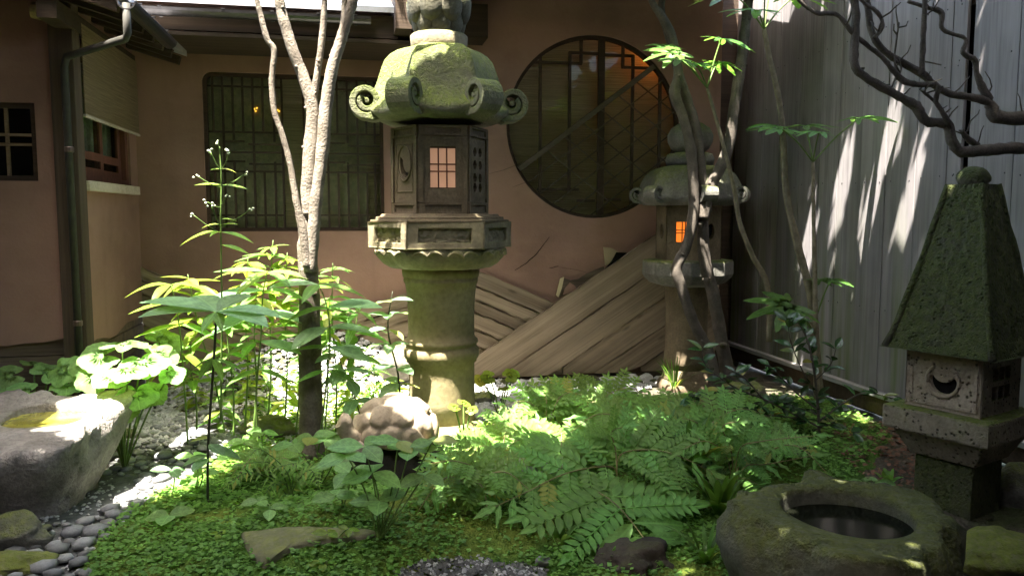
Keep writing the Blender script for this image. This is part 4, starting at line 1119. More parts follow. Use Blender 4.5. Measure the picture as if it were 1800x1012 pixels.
rockthing('dark red-brown rock under the big fern in front', 1110, 985, None, (.16, .12, .09), 'rockdark', 5, rough=.4, sink=.62)
rockthing('broad mossy rock in front of the small lantern', 1210, 745, None, (.27, .20, .10), 'rockmoss', 7, 'moss_rock', rough=.22)
rockthing('mossy rock at the foot of the glossy shrub', 1330, 790, None, (.25, .19, .07), 'rockmoss', 8, 'moss_rock', rough=.22)
rockthing('tan stone half hidden behind the shrub near the fence', 1300, 710, None, (.20, .15, .10), 'rock', 9)
rockthing('sunlit pale stone among the ferns', 945, 835, None, (.16, .12, .07), 'white', 10, flat=.2)
rockthing('low tan stone left of the pale tree trunk', 470, 765, None, (.17, .12, .08), 'rock', 12)
rockthing('rounded brown stone left of the tall lantern foot', 700, 660, None, (.17, .14, .15), 'rock', 13)
rockthing('dark stone beside the tall lantern foot', 850, 705, None, (.10, .08, .05), 'grey', 14)
rockthing('pale flat stone beside the block basin', 215, 770, None, (.09, .07, .04), 'rock', 15, sub=3)
rockthing('mossy low rock at the bottom right corner', 1760, 990, None, (.22, .16, .08), 'rockmoss', 16, 'moss_rock')
rockthing('pale boulder in shade behind the square lantern', 1790, 880, None, (.16, .12, .12), 'grey', 17)
rockthing('small grey stone at the edge of the front gravel', 955, 990, None, (.035, .03, .02), 'pebble', 18, sub=2)
# pale stones in a row along the foot of the wall
edgebed = MB(); e0, e1 = at(850, 664, YB - .2), at(1240, 664, YB - .2)
edgebed.box((e0.x, YB - .34, -.05), (e1.x, YB - .06, -.004)); edgebed = struct(edgebed.build('stone_edging', M['gravelD']))
r = random.Random(12); x = e0.x
em = [blob('edging_stone', M['white' if k < 3 else 'grey'], k + 30, 2, (1, .8, .62), .22) for k in range(5)]
while x < e1.x:
    s = r.uniform(.045, .085); x += s
    put(r.choice(em), 'edging_stone', edgebed, Matrix.Translation((x, YB - .20 + r.uniform(-.03, .03), s * .25)) @ Matrix.Rotation(r.uniform(-.5, .5), 4, 'Z') @ Matrix.Scale(s, 4))
    if r.random() < .6: put(r.choice(em), 'edging_stone', edgebed, Matrix.Translation((x + .03, YB - .31, s * .12)) @ Matrix.Rotation(r.uniform(0, 6), 4, 'Z') @ Matrix.Scale(s * .6, 4))
    x += s * .85
# fallen leaves by the square lantern
m = MB(); r = random.Random(77); LIT = region([(1460, 745), (1600, 740), (1620, 880), (1540, 870), (1470, 800)])
for x, y in sample(LIT, 700, r):
    z = hgt(x, y) + .012 + r.random() * .015; a = r.uniform(0, 6.3); s = r.uniform(.008, .022); dx, dy = math.cos(a)*s, math.sin(a)*s; k = r.uniform(-.5, .5) * s
    m.add([(x-dx, y-dy, z), (x+dy*.5, y-dx*.5, z+k), (x+dx, y+dy, z), (x-dy*.5, y+dx*.5, z-k)], [(0, 1, 2, 3)])
stuff(m.build('leaf_litter', M['litter'], recalc=False), 'brown fallen leaf litter by the square lantern', 'leaf litter')
# ================================================================== plants
def leafmesh(name, mat, L=1.0, W=.3, fold=.25, droop=.25, wmax=.42, n=7, wave=0.0, tip=1.0):
    m = MB()
    for i in range(n + 1):
        u = i / n
        w = W * .5 * (math.sin(math.pi * min(1, u / (2*wmax)) ) if u < wmax else math.cos(math.pi / 2 * ((u - wmax) / (1 - wmax)) ** tip))
        w = max(w, .0); z = -droop * u * u
        zz = wave * math.sin(u * 14)
        for s in (-1, -.5, 0, .5, 1): m.v.append(Vector((L*u, s*w*L, L*(z + abs(s)*w*fold + zz*s*s*w))))
    for i in range(n):
        for k in range(4): a = i*5 + k; m.f.append((a, a+1, a+6, a+5))
    return m.mesh(name, mat, True, False)
def fanmesh(name, mat, outline, droop=.12, fold=.0, cup=0.0):
    m = MB(); n = len(outline); m.v.append(Vector((0, 0, 0)))
    for q in (.33, .66, 1.0):
        for (x, y) in outline:
            px_, py_ = x*q, y*q; rr_ = px_*px_ + py_*py_
            m.v.append(Vector((px_, py_, -droop * rr_ + cup * math.sqrt(rr_) + fold * .03 * math.sin(6 * math.atan2(py_, px_)) * q)))
    for i in range(n):
        j = (i + 1) % n; m.f.append((0, 1 + i, 1 + j))
        for k in range(2): a, b = 1 + k*n + i, 1 + k*n + j; m.f.append((a, b, b + n, a + n))
    return m.mesh(name, mat, True, False)
def palm_outline(lobes=7, spread=125, depth=.36):
    out = []
    for i in range(lobes):
        a = R(-spread + 2 * spread * i / (lobes - 1)); l = 1.0 - .42 * (abs(a) / R(spread)) ** 1.6; h = R(spread / (lobes - 1))
        for da, r_ in ((-.96*h, depth), (-.62*h, .56*l), (-.42*h, .76*l), (-.12*h, .95*l), (0, l), (.12*h, .95*l), (.42*h, .76*l), (.62*h, .56*l)):
            out.append((math.cos(a + da) * r_, math.sin(a + da) * r_))
    out.append((-.08, .06)); out.insert(0, (-.08, -.06)); return out
def round_outline(n=60, scal=.05, lob=9, notch=.75):
    out = []
    for i in range(n):
        a = 2*math.pi*i/n - math.pi; r_ = .92 - notch * math.exp(-((abs(a) - math.pi) / .28) ** 2) + .16 * abs(math.cos(a * 2.5)) ** 1.5 + scal * abs(math.sin(a * lob)) + .16 * math.cos(a)
        out.append((math.cos(a) * r_ * .5, math.sin(a) * r_ * .5))
    return out
LM = dict(
    bush=[leafmesh('leaf', M['leaf'], 1, .30, .25, d, .42) for d in (.1, .25, .4)],
    lime=[leafmesh('leaf', M['leaflime'], 1, .30, .25, d, .42) for d in (.1, .25, .4)],
    blue=[leafmesh('leaf', M['leafblue'], 1, .50, .22, d, .5, tip=1.4) for d in (.12, .25)],
    ovate=[leafmesh('leaf', M['leafbig'], 1, .62, .18, d, .45, tip=1.2) for d in (.06, .16)],
    ovlime=[leafmesh('leaf', M['leaflime'], 1, .55, .18, d, .45, tip=1.2) for d in (.06, .16)],
    cam=[leafmesh('leaf', M['camellia'], 1, .46, .25, d, .45) for d in (.1, .22)],
    round=[fanmesh('leaf', M['leafbig'], round_outline(), .35, 1.0, .12), fanmesh('leaf', M['leafbig'], round_outline(44, .08, 7), .5, 1.0, .16)],
    pale=[fanmesh('leaf', M['leaflime'], round_outline(36, .03, 5, .5), .3, .6, .1)],
    fatsia=[fanmesh('leaf', M['fatsia'], palm_outline(), .28, .8, .10), fanmesh('leaf', M['fatsia'], palm_outline(8, 135, .30), .38, .8, .12)],
)
def leaf(kind, parent, pos, d, up, s, r): return put(r.choice(LM[kind]), 'leaf', parent, basis(pos, d, up, s))
def sph(az, el): return Vector((math.cos(az) * math.cos(el), math.sin(az) * math.cos(el), math.sin(el)))

def stem_plant(name, label, cat, stem, rad, nodes, kind, mat='stem', per=3, size=(.16, .22), el=(-.15, .25), seed=0, start=.35, group=None, twist=1.2, tipn=4):
    r = random.Random(seed); P = smoothpts(stem, 6)
    t_ = thing(name, label, cat, P[0], group)
    MB().tube(P, [rad * (1 - .65 * i / len(P)) for i in range(len(P))], 6).build('stem', M[mat], t_, smooth=True)
    for k in range(nodes):
        u = start + (1 - start) * (k + .5) / nodes; p = P[min(len(P)-1, int(u * (len(P)-1)))]
        n_ = per if k < nodes - 1 else max(per, tipn)
        for j in range(n_):
            az = k * twist + j * 2*math.pi / n_ + r.uniform(-.35, .35); e = r.uniform(*el)
            s = r.uniform(*size) * (1 if k < nodes - 1 else .8)
            leaf(kind, t_, p + Vector((0, 0, r.uniform(-.01, .01))), sph(az, e), (r.uniform(-.25, .25), r.uniform(-.35, .05), 1), s, r)
    return t_

# ---- trees: stems that leave the picture at the top and carry crowns above it
def limb(m, pts, Y, n=10, lump=.16, seed=0):
    """pts: (pixel x, pixel y, radius in pixels[, depth offset])"""
    P = [at(q[0], q[1], Y + (q[3] if len(q) > 3 else 0)) for q in pts]
    rr_ = [q[2] / ppm(Y, q[0]) for q in pts]
    P4 = smoothpts([(*p, ) for p in P], 6); R4 = []
    for i in range(len(rr_) - 1):
        for k in range(6): R4.append(rr_[i] + (rr_[i+1] - rr_[i]) * k / 6)
    R4.append(rr_[-1])
    m.tube(P4, R4, n, True, lump, seed); return P4[-1], R4[-1]
def knots(m, pts, Y, count, seed):
    r = random.Random(seed)
    for _ in range(count):
        i = r.randrange(len(pts) - 1); t_ = r.random(); a, b = pts[i], pts[i+1]
        x, y, rad = a[0] + (b[0]-a[0])*t_, a[1] + (b[1]-a[1])*t_, a[2] + (b[2]-a[2])*t_
        p = at(x, y, Y); rw_ = rad / ppm(Y, x); an = r.uniform(0, 6.28); d = Vector((math.cos(an), math.sin(an) , .25)).normalized()
        m.tube([p, p + d * rw_ * 1.0, p + d * rw_ * 1.28], [rw_ * .5, rw_ * .34, rw_ * .12], 6)
def twigs(m, pts, Y, n, seed):
    r = random.Random(seed * 13 + 5)
    for _ in range(n):
        a, b = r.choice(list(zip(pts[:-1], pts[1:]))); q = r.random(); p = at(a[0] + (b[0]-a[0])*q, a[1] + (b[1]-a[1])*q, Y); d = Vector((r.uniform(-1, 1), r.uniform(-.7, .7), r.uniform(-.1, 1))).normalized(); P = [p]
        for k in range(r.randint(2, 4)):
            d = (d + Vector((r.uniform(-.7, .7), r.uniform(-.5, .5), r.uniform(-.3, .6)))).normalized(); P.append(P[-1] + d * r.uniform(.02, .05))
        m.tube(P, [.0045 * (1 - .7 * k / len(P)) for k in range(len(P))], 5)
YT = 4.55
tb = G(548, 775)
lt_ = thing('garden_tree', 'pale multi-stemmed tree standing left of the tall lantern', 'tree', (tb.x, YT, 0))
m = MB(); m0 = [(549, 830, 25), (547, 765, 21), (546, 690, 20), (545, 600, 19), (544, 520, 18), (542, 470, 17)]
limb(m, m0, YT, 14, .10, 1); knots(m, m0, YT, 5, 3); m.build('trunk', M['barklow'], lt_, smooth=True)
for i, (pts, kn) in enumerate((
    ([(542, 478, 17), (541, 430, 17), (540, 400, 16), (542, 330, 13), (547, 260, 13), (549, 190, 11), (535, 140, 10), (512, 80, 9.5), (497, 30, 9), (488, -20, 8.5), (470, -140, 7), (430, -330, 4)], 12),
    ([(548, 200, 8), (556, 140, 6), (566, 70, 5.5), (571, 0, 5), (580, -120, 4), (600, -300, 2.5)], 6),
    ([(545, 478, 12), (549, 420, 12), (558, 330, 11), (566, 270, 11), (572, 200, 11), (582, 130, 10), (598, 75, 9.5), (612, 30, 9), (626, -20, 8.5), (650, -140, 7), (700, -330, 4)], 12),
    ([(601, 70, 6), (605, 30, 6), (604, -20, 5), (590, -150, 4), (560, -320, 2.5)], 2),
    ([(541, 470, 8), (533, 410, 8), (522, 360, 6), (510, 290, 5), (497, 240, 5), (482, 195, 5), (478, 140, 5), (482, 90, 5), (470, 70, 5), (459, 30, 4.6), (450, -10, 4.4), (430, -140, 3.5), (380, -300, 2)], 8))):
    m = MB(); limb(m, pts, YT + (0, .04, -.03, -.02, -.05)[i], 10, .16, i + 2); knots(m, pts[:-2], YT, kn, i); m.build('branch', M['bark'], lt_, smooth=True)

YR = 5.55
rb = at(1245, 690, YR)
rt_ = thing('garden_tree', 'dark twin-stemmed tree growing before the small lantern', 'tree', (rb.x, YR, 0))
for i, (pts, nm) in enumerate((
    ([(1262, 720, 14), (1255, 660, 12), (1243, 612, 10), (1219, 566, 9.5), (1199, 508, 9.5), (1189, 472, 9.5), (1206, 434, 9), (1219, 373, 9.5), (1217, 299, 9), (1212, 250, 9), (1200, 205, 8.5), (1186, 165, 10), (1192, 125, 8), (1180, 62, 7.5), (1160, 24, 7), (1143, -6, 5), (1100, -150, 4)], 'trunk'),
    ([(1285, 690, 14), (1272, 620, 12), (1255, 525, 11), (1238, 450, 10.5), (1234, 370, 10.5), (1231, 300, 10), (1222, 230, 11), (1208, 178, 9), (1193, 130, 8), (1180, 80, 7), (1163, 20, 6), (1168, -20, 6), (1190, -160, 4)], 'trunk'),
    ([(1236, 385, 10), (1247, 335, 10), (1266, 294, 10), (1281, 255, 10), (1292, 180, 9.5), (1306, 90, 9), (1312, 30, 8.5), (1320, -30, 8), (1350, -200, 5)], 'branch'))):
    m = MB(); limb(m, pts, YR + (0, .05, 0)[i], 10, .14, i + 11); knots(m, pts[:-2], YR, 7, i + 20); m.build(nm, M['barkdark'], rt_, smooth=True)

YQ = 3.3
st_ = thing('garden_tree', 'bare crooked dark branches reaching in from the right edge', 'tree', (at(2000, 400, YQ).x, YQ, 0))
m = MB(); limb(m, [(2010, 1050, 40), (2000, 700, 34), (1990, 400, 30), (1970, 200, 26), (1960, -100, 22), (1900, -400, 12)], YQ, 12, .1, 31); m.build('trunk', M['barkdark'], st_, smooth=True)
for i, pts in enumerate((
    [(1975, 300, 14), (1860, 264, 11), (1800, 261, 10), (1737, 263, 10.5), (1692, 267, 10), (1674, 250, 9), (1664, 218, 9), (1628, 213, 8.5), (1609, 187, 9), (1580, 170, 7.5), (1520, 135, 7), (1502, 113, 7.5), (1503, 60, 7), (1504, 20, 7), (1497, -20, 6), (1480, -120, 4)],
    [(1965, 215, 16), (1860, 208, 14), (1800, 207, 12), (1752, 205, 12), (1737, 180, 8), (1700, 170, 6), (1667, 165, 6), (1640, 148, 6), (1620, 130, 6.5), (1563, 96, 6), (1536, 66, 6), (1526, 20, 5.5), (1522, -20, 5), (1500, -120, 3)],
    [(1620, 132, 5), (1622, 80, 4.5), (1625, 20, 4.5), (1628, -30, 4), (1640, -120, 3)],
    [(1640, 148, 5), (1610, 148, 5), (1587, 142, 5.5), (1568, 122, 4.5), (1550, 100, 4), (1528, 83, 4), (1500, 60, 4), (1472, 27, 4), (1440, 24, 3.5), (1424, 17, 3.5), (1400, -6, 3), (1380, -60, 2)],
    [(1740, 176, 7), (1728, 158, 7), (1717, 130, 5), (1713, 106, 5), (1693, 93, 4.5), (1696, 68, 3), (1657, 52, 3.5), (1654, 22, 5), (1628, 13, 3.5), (1596, 3, 3)],
    [(1668, 218, 5), (1655, 195, 4), (1645, 178, 4), (1652, 152, 5)], [(1646, 180, 3), (1630, 168, 2.6), (1617, 156, 2.4)],
    [(1718, 256, 6), (1700, 243, 5), (1690, 230, 4)],
    [(1536, 68, 4), (1549, 52, 3.5), (1550, 36, 3.5), (1540, 20, 3.5), (1522, 8, 3), (1505, -10, 3)],
    [(1578, 100, 1.6), (1584, 120, 1.3), (1581, 132, 1)], [(1580, 40, 1.5), (1576, 70, 1.6), (1572, 110, 1.5), (1580, 130, 1.2)])):
    m = MB(); limb(m, pts, YQ + .04 * math.sin(i * 2.1), 9, .3, i + 41); twigs(m, pts, YQ + .04 * math.sin(i * 2.1), 4, i); knots(m, pts, YQ + .04 * math.sin(i * 2.1), 5, i + 50); m.build('branch', M['barkdark'], st_, smooth=True)

# ---- unseen crowns shaped to shade the court; gaps cut where sun should fall
GAPS = []
def gap(px, py, Y, r, keep=0.0, z=None): GAPS.append(((atz(px, py, z) if z is not None else at(px, py, Y)), r, keep))
gap(195, 722, 4.25, .25); gap(470, 490, 4.9, .34); gap(590, 520, 4.95, .25); gap(370, 520, 4.9, .22); gap(240, 640, 4.5, .2, .12); gap(180, 650, 4.5, .12, .12); gap(290, 800, 0, .20, 0, 0); gap(330, 740, 0, .22, 0, 0)
gap(560, 630, 6.05, .45); gap(640, 610, 6.15, .40); gap(500, 640, 5.9, .30); gap(690, 650, 6.0, .25); gap(600, 670, 5.6, .3); gap(255, 830, 0, .14, 0, 0); gap(300, 770, 0, .16, 0, 0); gap(330, 870, 0, .03, .2, 0); gap(640, 780, 4.0, .03, .2); gap(450, 690, 0, .28, 0, 0); gap(600, 690, 0, .3, 0, 0); gap(430, 560, 4.7, .2); gap(520, 560, 4.8, .22); gap(560, 480, 4.8, .15)
gap(500, 50, YT, -.03); gap(600, 60, YT, -.03); gap(540, 290, YT, .10); gap(540, 370, YT, .10); gap(541, 440, YT, .06); gap(470, 60, YT, -.03); gap(500, 260, YT, -.03)
gap(480, 470, 4.8, .20); gap(400, 500, 4.7, .2); gap(620, 500, 4.8, .18); gap(330, 510, 4.4, .12); gap(385, 330, 4.5, .14); gap(690, 510, 4.7, .1)
gap(740, 715, 4.1, .10); gap(800, 730, 4.1, .10); gap(820, 790, 0, .18, 0, 0); gap(900, 690, 0, .28, 0, 0); gap(1010, 680, 0, .22, 0, 0); gap(850, 720, 0, .2, 0, 0); gap(1090, 670, 0, .14, 0, 0); gap(700, 730, 0, .2, 0, 0); gap(1090, 655, 6.3, .10); gap(955, 830, 0, .14, 0, 0); gap(860, 790, 0, .13, 0, 0)
gap(950, 730, 4.5, .05, .2); gap(1050, 745, 4.4, .06, .2); gap(800, 800, 4.0, .05, .2); gap(880, 850, 3.8, .04, .2); gap(1150, 800, 4.0, .03, .2); gap(885, 115, 4.8, -.03); gap(860, 165, 4.7, -.04); gap(870, 400, 4.6, -.03); gap(665, 410, 4.8, -.04)
gap(1125, 320, 5.8, .08); gap(1280, 270, 5.5, .06); gap(1160, 690, 0, .10, 0, 0); gap(1180, 100, 5.2, .10); gap(1270, 90, 5.2, .10); gap(1340, 30, 5, .10); gap(1380, 210, 5, .06)
for px, py in ((1300, 420), (1330, 300), (1420, 420), (1480, 330), (1520, 430), (1560, 260), (1600, 330)): GAPS.append((atX(px, py, XF), .03, 0))
gap(1510, 690, 0, .06, 0, .2); gap(1390, 640, 0, .05, 0, .2)
r = random.Random(21)
crowns = {0: MB(), 1: MB(), 2: MB()}
cen = [Vector((-.4, 4.2)), Vector((2.3, 4.6)), Vector((1.6, 2.2))]
cnt = 0
while cnt < 25000:
    x, y, z = r.uniform(-4.0, 3.3), r.uniform(.9, 5.5), r.uniform(3.55, 5.2)
    cnt += 1
    if x < -1.0 and y > 4.2 and z < 3.7: continue
    p = Vector((x, y, z)); skip = False
    for q, rad, keep in GAPS:
        v = p - q; d = (v - SUN * v.dot(SUN)).length
        if d < rad * 1.1 + .085 and r.random() >= keep: skip = True; break
    if skip: continue
    k = min(range(3), key=lambda i: (cen[i] - Vector((x, y))).length)
    a = r.uniform(0, 6.3); s = r.uniform(.07, .13); d = Vector((math.cos(a), math.sin(a), r.uniform(-.5, .2))).normalized(); w = d.cross(Vector((r.uniform(-.4, .4), r.uniform(-.4, .4), 1))).normalized() * s * .42
    n_ = Vector((0, 0, .012))
    crowns[k].add([p - d*s, p + w + n_, p + d*s, p - w + n_, p], [(0, 4, 1), (4, 2, 1), (0, 3, 4), (4, 3, 2)])
for k, o in enumerate((lt_, rt_, st_)):
    c = crowns[k].build('crown', M['canopy'], o, recalc=False); c['kind'] = 'stuff'

# ---- palmate shrubs by the fence
def palmate(label, stem, Y, leaves, rad=7, mat='barktan', seed=0):
    P = [at(x, y, Y) for x, y in stem]; t_ = thing('palmate_shrub', label, 'shrub', P[0])
    S_ = smoothpts(P, 6); MB().tube(S_, [rad / ppm(Y) * (1 - .55 * i / len(S_)) for i in range(len(S_))], 8, True, .18, seed).build('stem', M[mat], t_, smooth=True)
    r = random.Random(seed)
    for (jx, jy), (lx_, ly_), dY, s, az, el, upy in leaves:
        a, b = at(jx, jy, Y), at(lx_, ly_, Y + dY); mid = (a + b) / 2 + Vector((0, 0, .02))
        MB().tube(smoothpts([a, mid, b], 4), .0055, 6).build('leaf_stalk', M['stem'], t_, smooth=True)
        leaf('fatsia', t_, b, sph(R(az), R(el)), (0, upy, 1), s, r)
    return t_
palmate('thin-stemmed palmate shrub leaning left toward the round window', [(1352, 600), (1350, 505), (1322, 448), (1300, 390), (1290, 330), (1270, 250), (1257, 202), (1243, 155)], 5.2,
        [((1243, 155), (1188, 92), .0, .24, 185, -8, -.6), ((1243, 155), (1222, 112), -.1, .21, 10, 2, -.35), ((1243, 155), (1262, 110), .1, .2, 40, -4, -.2), ((1243, 155), (1195, 105), -.15, .20, 240, -12, -.4), ((1243, 155), (1268, 68), .0, .26, 5, -2, -.3), ((1243, 155), (1175, 85), .1, .2, 110, 30, -.8)], 6, seed=1)
palmate('tall palmate shrub with ringed stem before the plank fence', [(1440, 700), (1436, 640), (1425, 520), (1402, 430), (1382, 340), (1376, 240), (1368, 170), (1352, 100), (1343, 52)], 4.9,
        [((1343, 52), (1330, 18), -.1, .26, 200, -6, -.3), ((1343, 52), (1290, -10), .0, .3, 170, -5, -.3), ((1343, 52), (1395, -5), .0, .3, 10, 0, -.2), ((1343, 52), (1360, -60), .1, .3, 80, 10, -.2), ((1343, 52), (1345, -40), -.1, .3, 270, 0, -.2), ((1376, 240), (1368, 222), .0, .22, 190, 4, -.25), ((1425, 500), (1440, 492), -.1, .18, 10, 4, -.1)], 9, seed=2)
palmate('slender palmate shrub with flat spreading leaves before the fence', [(1436, 700), (1434, 600), (1432, 480), (1430, 380), (1429, 285)], 4.7,
        [((1429, 285), (1376, 228), -.1, .24, 175, 6, -.18), ((1429, 285), (1415, 222), .1, .26, 10, 9, -.15), ((1429, 285), (1510, 208), .0, .26, 8, 12, -.12), ((1429, 285), (1440, 232), -.15, .16, 200, 0, -.2), ((1434, 590), (1385, 535), -.1, .30, 186, -8, -.45), ((1434, 590), (1400, 545), -.15, .22, 215, -15, -.4), ((1434, 560), (1460, 492), .0, .17, 5, 6, -.12)], 6, seed=3)

# ---- the tall stalks on the left
fp = G(365, 885); r = random.Random(3)
wt = thing('whorled_plant', 'tall thin-stalked plant with one whorl of large drooping leaves', 'plant', fp)
top = at(381, 548, fp.y)
S_ = smoothpts([fp, at(366, 780, fp.y), at(374, 660, fp.y), top], 6); MB().tube(S_, .006, 6).build('stem', M['stemdark'], wt, smooth=True)
for az, el, s, k in ((172, 14, .36, 'blue'), (200, 6, .34, 'blue'), (-12, 8, .30, 'blue'), (-38, 4, .31, 'blue'), (60, 20, .26, 'blue'), (120, 18, .28, 'blue'), (255, -12, .18, 'bush'), (285, -10, .18, 'bush')):
    leaf(k, wt, top, sph(R(az), R(el)), (0, -.12, 1), s, r)
for az, el, s in ((180, -15, .14), (0, -20, .16), (250, -25, .15), (300, -20, .14), (100, -10, .14)): leaf('bush', wt, at(374, 660 - 30, fp.y), sph(R(az), R(el)), (0, -.1, 1), s, r)
for py, az, s in ((800, 185, .13), (790, 0, .15), (805, 240, .12), (780, 310, .13), (770, 150, .12)): leaf('blue', wt, at(367, py, fp.y), sph(R(az), R(-8)), (0, -.2, 1), s, r)
YFl = 4.3; fb_ = at(392, 740, YFl)
ft = thing('flower_stalk', 'slim upright stalk with paired leaves and tiny pale flowers', 'plant', fb_)
S_ = smoothpts([at(388, 740, YFl), at(390, 560, YFl), at(388, 400, YFl), at(389, 320, YFl), at(386, 258, YFl)], 6)
MB().tube(S_, [.0055 * (1 - .5 * i / len(S_)) for i in range(len(S_))], 6).build('stem', M['stem'], ft, smooth=True)
for py, dirs in ((408, ((183, 2, .20), (-10, -6, .17), (250, 10, .10))), (395, ((-30, 6, .11), (190, 10, .09))), (325, ((180, 4, .13), (-8, -4, .14))), (297, ((0, 6, .075), (185, 0, .05))), (385, ((10, 4, .08),)), (430, ((-20, -12, .16),))):
    for az, el, s in dirs: leaf('lime', ft, at(388, py, YFl), sph(R(az), R(el)), (0, -.25, 1), s, r)
FL = blob('flower', M['flower'], 2, 1, (1, 1, .7), .3)
for a, b in (((388, 400), (440, 368)), ((388, 400), (372, 362)), ((388, 330), (432, 305)), ((388, 330), (346, 309)), ((388, 410), (340, 378)), ((388, 300), (404, 268)), ((388, 300), (370, 268)), ((388, 360), (398, 345)), ((387, 262), (383, 252)), ((388, 365), (365, 355))):
    p, q = at(*a, YFl), at(*b, YFl - .03); MB().tube(smoothpts([p, (p + q) / 2 + Vector((0, 0, -.006)), q], 3), .0025, 5).build('flower_stem', M['stem'], ft, smooth=True)
    for k in range(3): put(FL, 'flower', ft, Matrix.Translation(q + Vector((r.uniform(-.022, .022), r.uniform(-.02, .02), r.uniform(-.008, .014)))) @ Matrix.Scale(r.uniform(.005, .009), 4))

# ---- the bright bush around the pale tree
bush = [((430, 735), (436, 470), 4.75, 'lime'), ((470, 740), (480, 440), 5.0, 'bush'), ((500, 735), (505, 462), 4.9, 'lime'), ((445, 745), (452, 520), 4.6, 'bush'), ((410, 750), (400, 545), 4.6, 'bush'), ((520, 745), (530, 520), 4.75, 'bush'), ((590, 745), (585, 480), 4.9, 'bush'),
        ((570, 740), (580, 540), 4.7, 'bush'), ((480, 750), (470, 590), 4.5, 'bush'), ((395, 745), (330, 500), 4.8, 'lime'), ((610, 745), (630, 560), 4.75, 'bush'), ((440, 760), (430, 630), 4.3, 'bush'), ((520, 760), (500, 670), 4.35, 'bush'), ((345, 740), (335, 620), 4.8, 'bush'), ((640, 720), (645, 610), 4.9, 'bush')]
desc = ['tallest lime stems left of the pale trunk', 'highest green spray touching the pale trunk', 'lime stem close against the pale trunk', 'green stem in the middle of the bush', 'green stem on the left side of the bush', 'green stem right beside the pale trunk', 'tall green stem just right of the pale trunk', 'short green stem right of the trunk',
        'low green stem at the heart of the bush', 'long lime stem arching left to the wall corner', 'green stem between the trunk and the tall lantern', 'low front stem of the bush', 'low front stem at the trunk foot', 'low stem behind the bright round leaves', 'short stem near the tall lantern shaft']
for i, ((bx_, by_), (tx_, ty_), Y, kd) in enumerate(bush):
    if i in (8, 11, 12, 14): continue
    a, b = at(bx_, by_, Y + .12), at(tx_, ty_ - 18, Y + .12); a.z = max(a.z - .05, hgt(a.x, a.y) - .02)
    hgt_ = b.z - a.z
    stem_plant('leafy_stem', 'bush of narrow leaves: ' + desc[i], 'plant', [a, (a*2 + b)/3 + Vector((.01, 0, 0)), (a + b*2)/3 + Vector((-.01, .01, 0)), b], .006, max(3, int(hgt_ / .12)), kd, 'stem', 4, (.11, .24), (-.22, .25), 100 + i, .60 if ty_ < 545 else .5, 'stems of the bright bush', 1.1, 5)
stem_plant('leafy_stem', 'single leafy stem just left of the tall lantern shaft', 'plant', [at(705, 745, 4.7), at(700, 660, 4.7), at(682, 580, 4.7), at(690, 512, 4.7)], .007, 6, 'blue', 'stemdark', 3, (.12, .18), (-.2, .2), 140, .25)
stem_plant('leafy_stem', 'thin stem right of the trunk with grey-green leaves', 'plant', [at(640, 770, 4.5), at(625, 700, 4.5), at(600, 640, 4.5), at(590, 600, 4.5)], .005, 5, 'blue', 'stemdark', 3, (.12, .18), (-.2, .2), 141, .3)

low = [(345, 720, 60, 'lime', 'behind the sun-bleached broad leaves'), (395, 700, 95, 'bush', 'left of the tall whorled stalk'), (425, 735, 80, 'lime', 'right of the tall whorled stalk'), (470, 720, 100, 'bush', 'in the gravel left of the trunk'), (500, 745, 85, 'lime', 'at the left foot of the trunk'), (585, 735, 90, 'bush', 'at the right foot of the trunk'), (620, 745, 75, 'lime', 'between trunk and turtle'), (655, 720, 95, 'bush', 'above the turtle head'), (380, 760, 80, 'bush', 'on the gravel by the pebbles'), (440, 690, 90, 'lime', 'on the gravel bank behind the bush'), (690, 735, 70, 'lime', 'beside the tall lantern foot'), (520, 690, 80, 'bush', 'behind the pale trunk')]
for k, (px, py, hpx, kd, where) in enumerate(low):
    b = G(px, py); Yl = b.y; tp_ = at(px + (k % 3 - 1) * 12, py - hpx, Yl)
    stem_plant('seedling', 'small leafy seedling ' + where, 'plant', [b, (b + tp_) / 2 + Vector((.012, 0, 0)), tp_], .004, 6, kd, 'stem', 4, (.10, .17), (-.2, .2), 300 + k, .25)
def broad_sprig(label, stem, Y, leaves, seed):
    P = smoothpts([at(x, y, Y) for x, y in stem], 5); t_ = thing('broadleaf_sapling', label, 'plant', P[0]); r = random.Random(seed)
    MB().tube(P, [.006 * (1 - .6 * i / len(P)) for i in range(len(P))], 6).build('stem', M['stem'], t_, smooth=True)
    for (x, y), az, el, s_, kd in leaves: leaf(kd, t_, at(x, y, Y), sph(R(az), R(el)), (r.uniform(-.2, .2), -.22, 1), s_, r)
    return t_
broad_sprig('airy sapling crossing in front of the pale trunk', [(560, 790), (572, 690), (580, 600), (575, 540), (560, 500)], 4.42,
    [((560, 500), 185, 4, .26, 'blue'), ((560, 500), -6, -4, .26, 'bush'), ((560, 500), 250, -8, .22, 'bush'), ((560, 500), 60, 8, .2, 'lime'), ((575, 540), -12, 6, .30, 'blue'), ((575, 540), 190, -6, .24, 'bush'), ((578, 575), 15, -6, .27, 'blue'), ((578, 575), 215, -10, .24, 'blue'), ((578, 610), -20, -12, .25, 'blue'), ((578, 610), 170, 0, .2, 'bush'), ((574, 650), 195, -14, .18, 'bush'), ((574, 650), -10, -10, .2, 'bush')], 1)
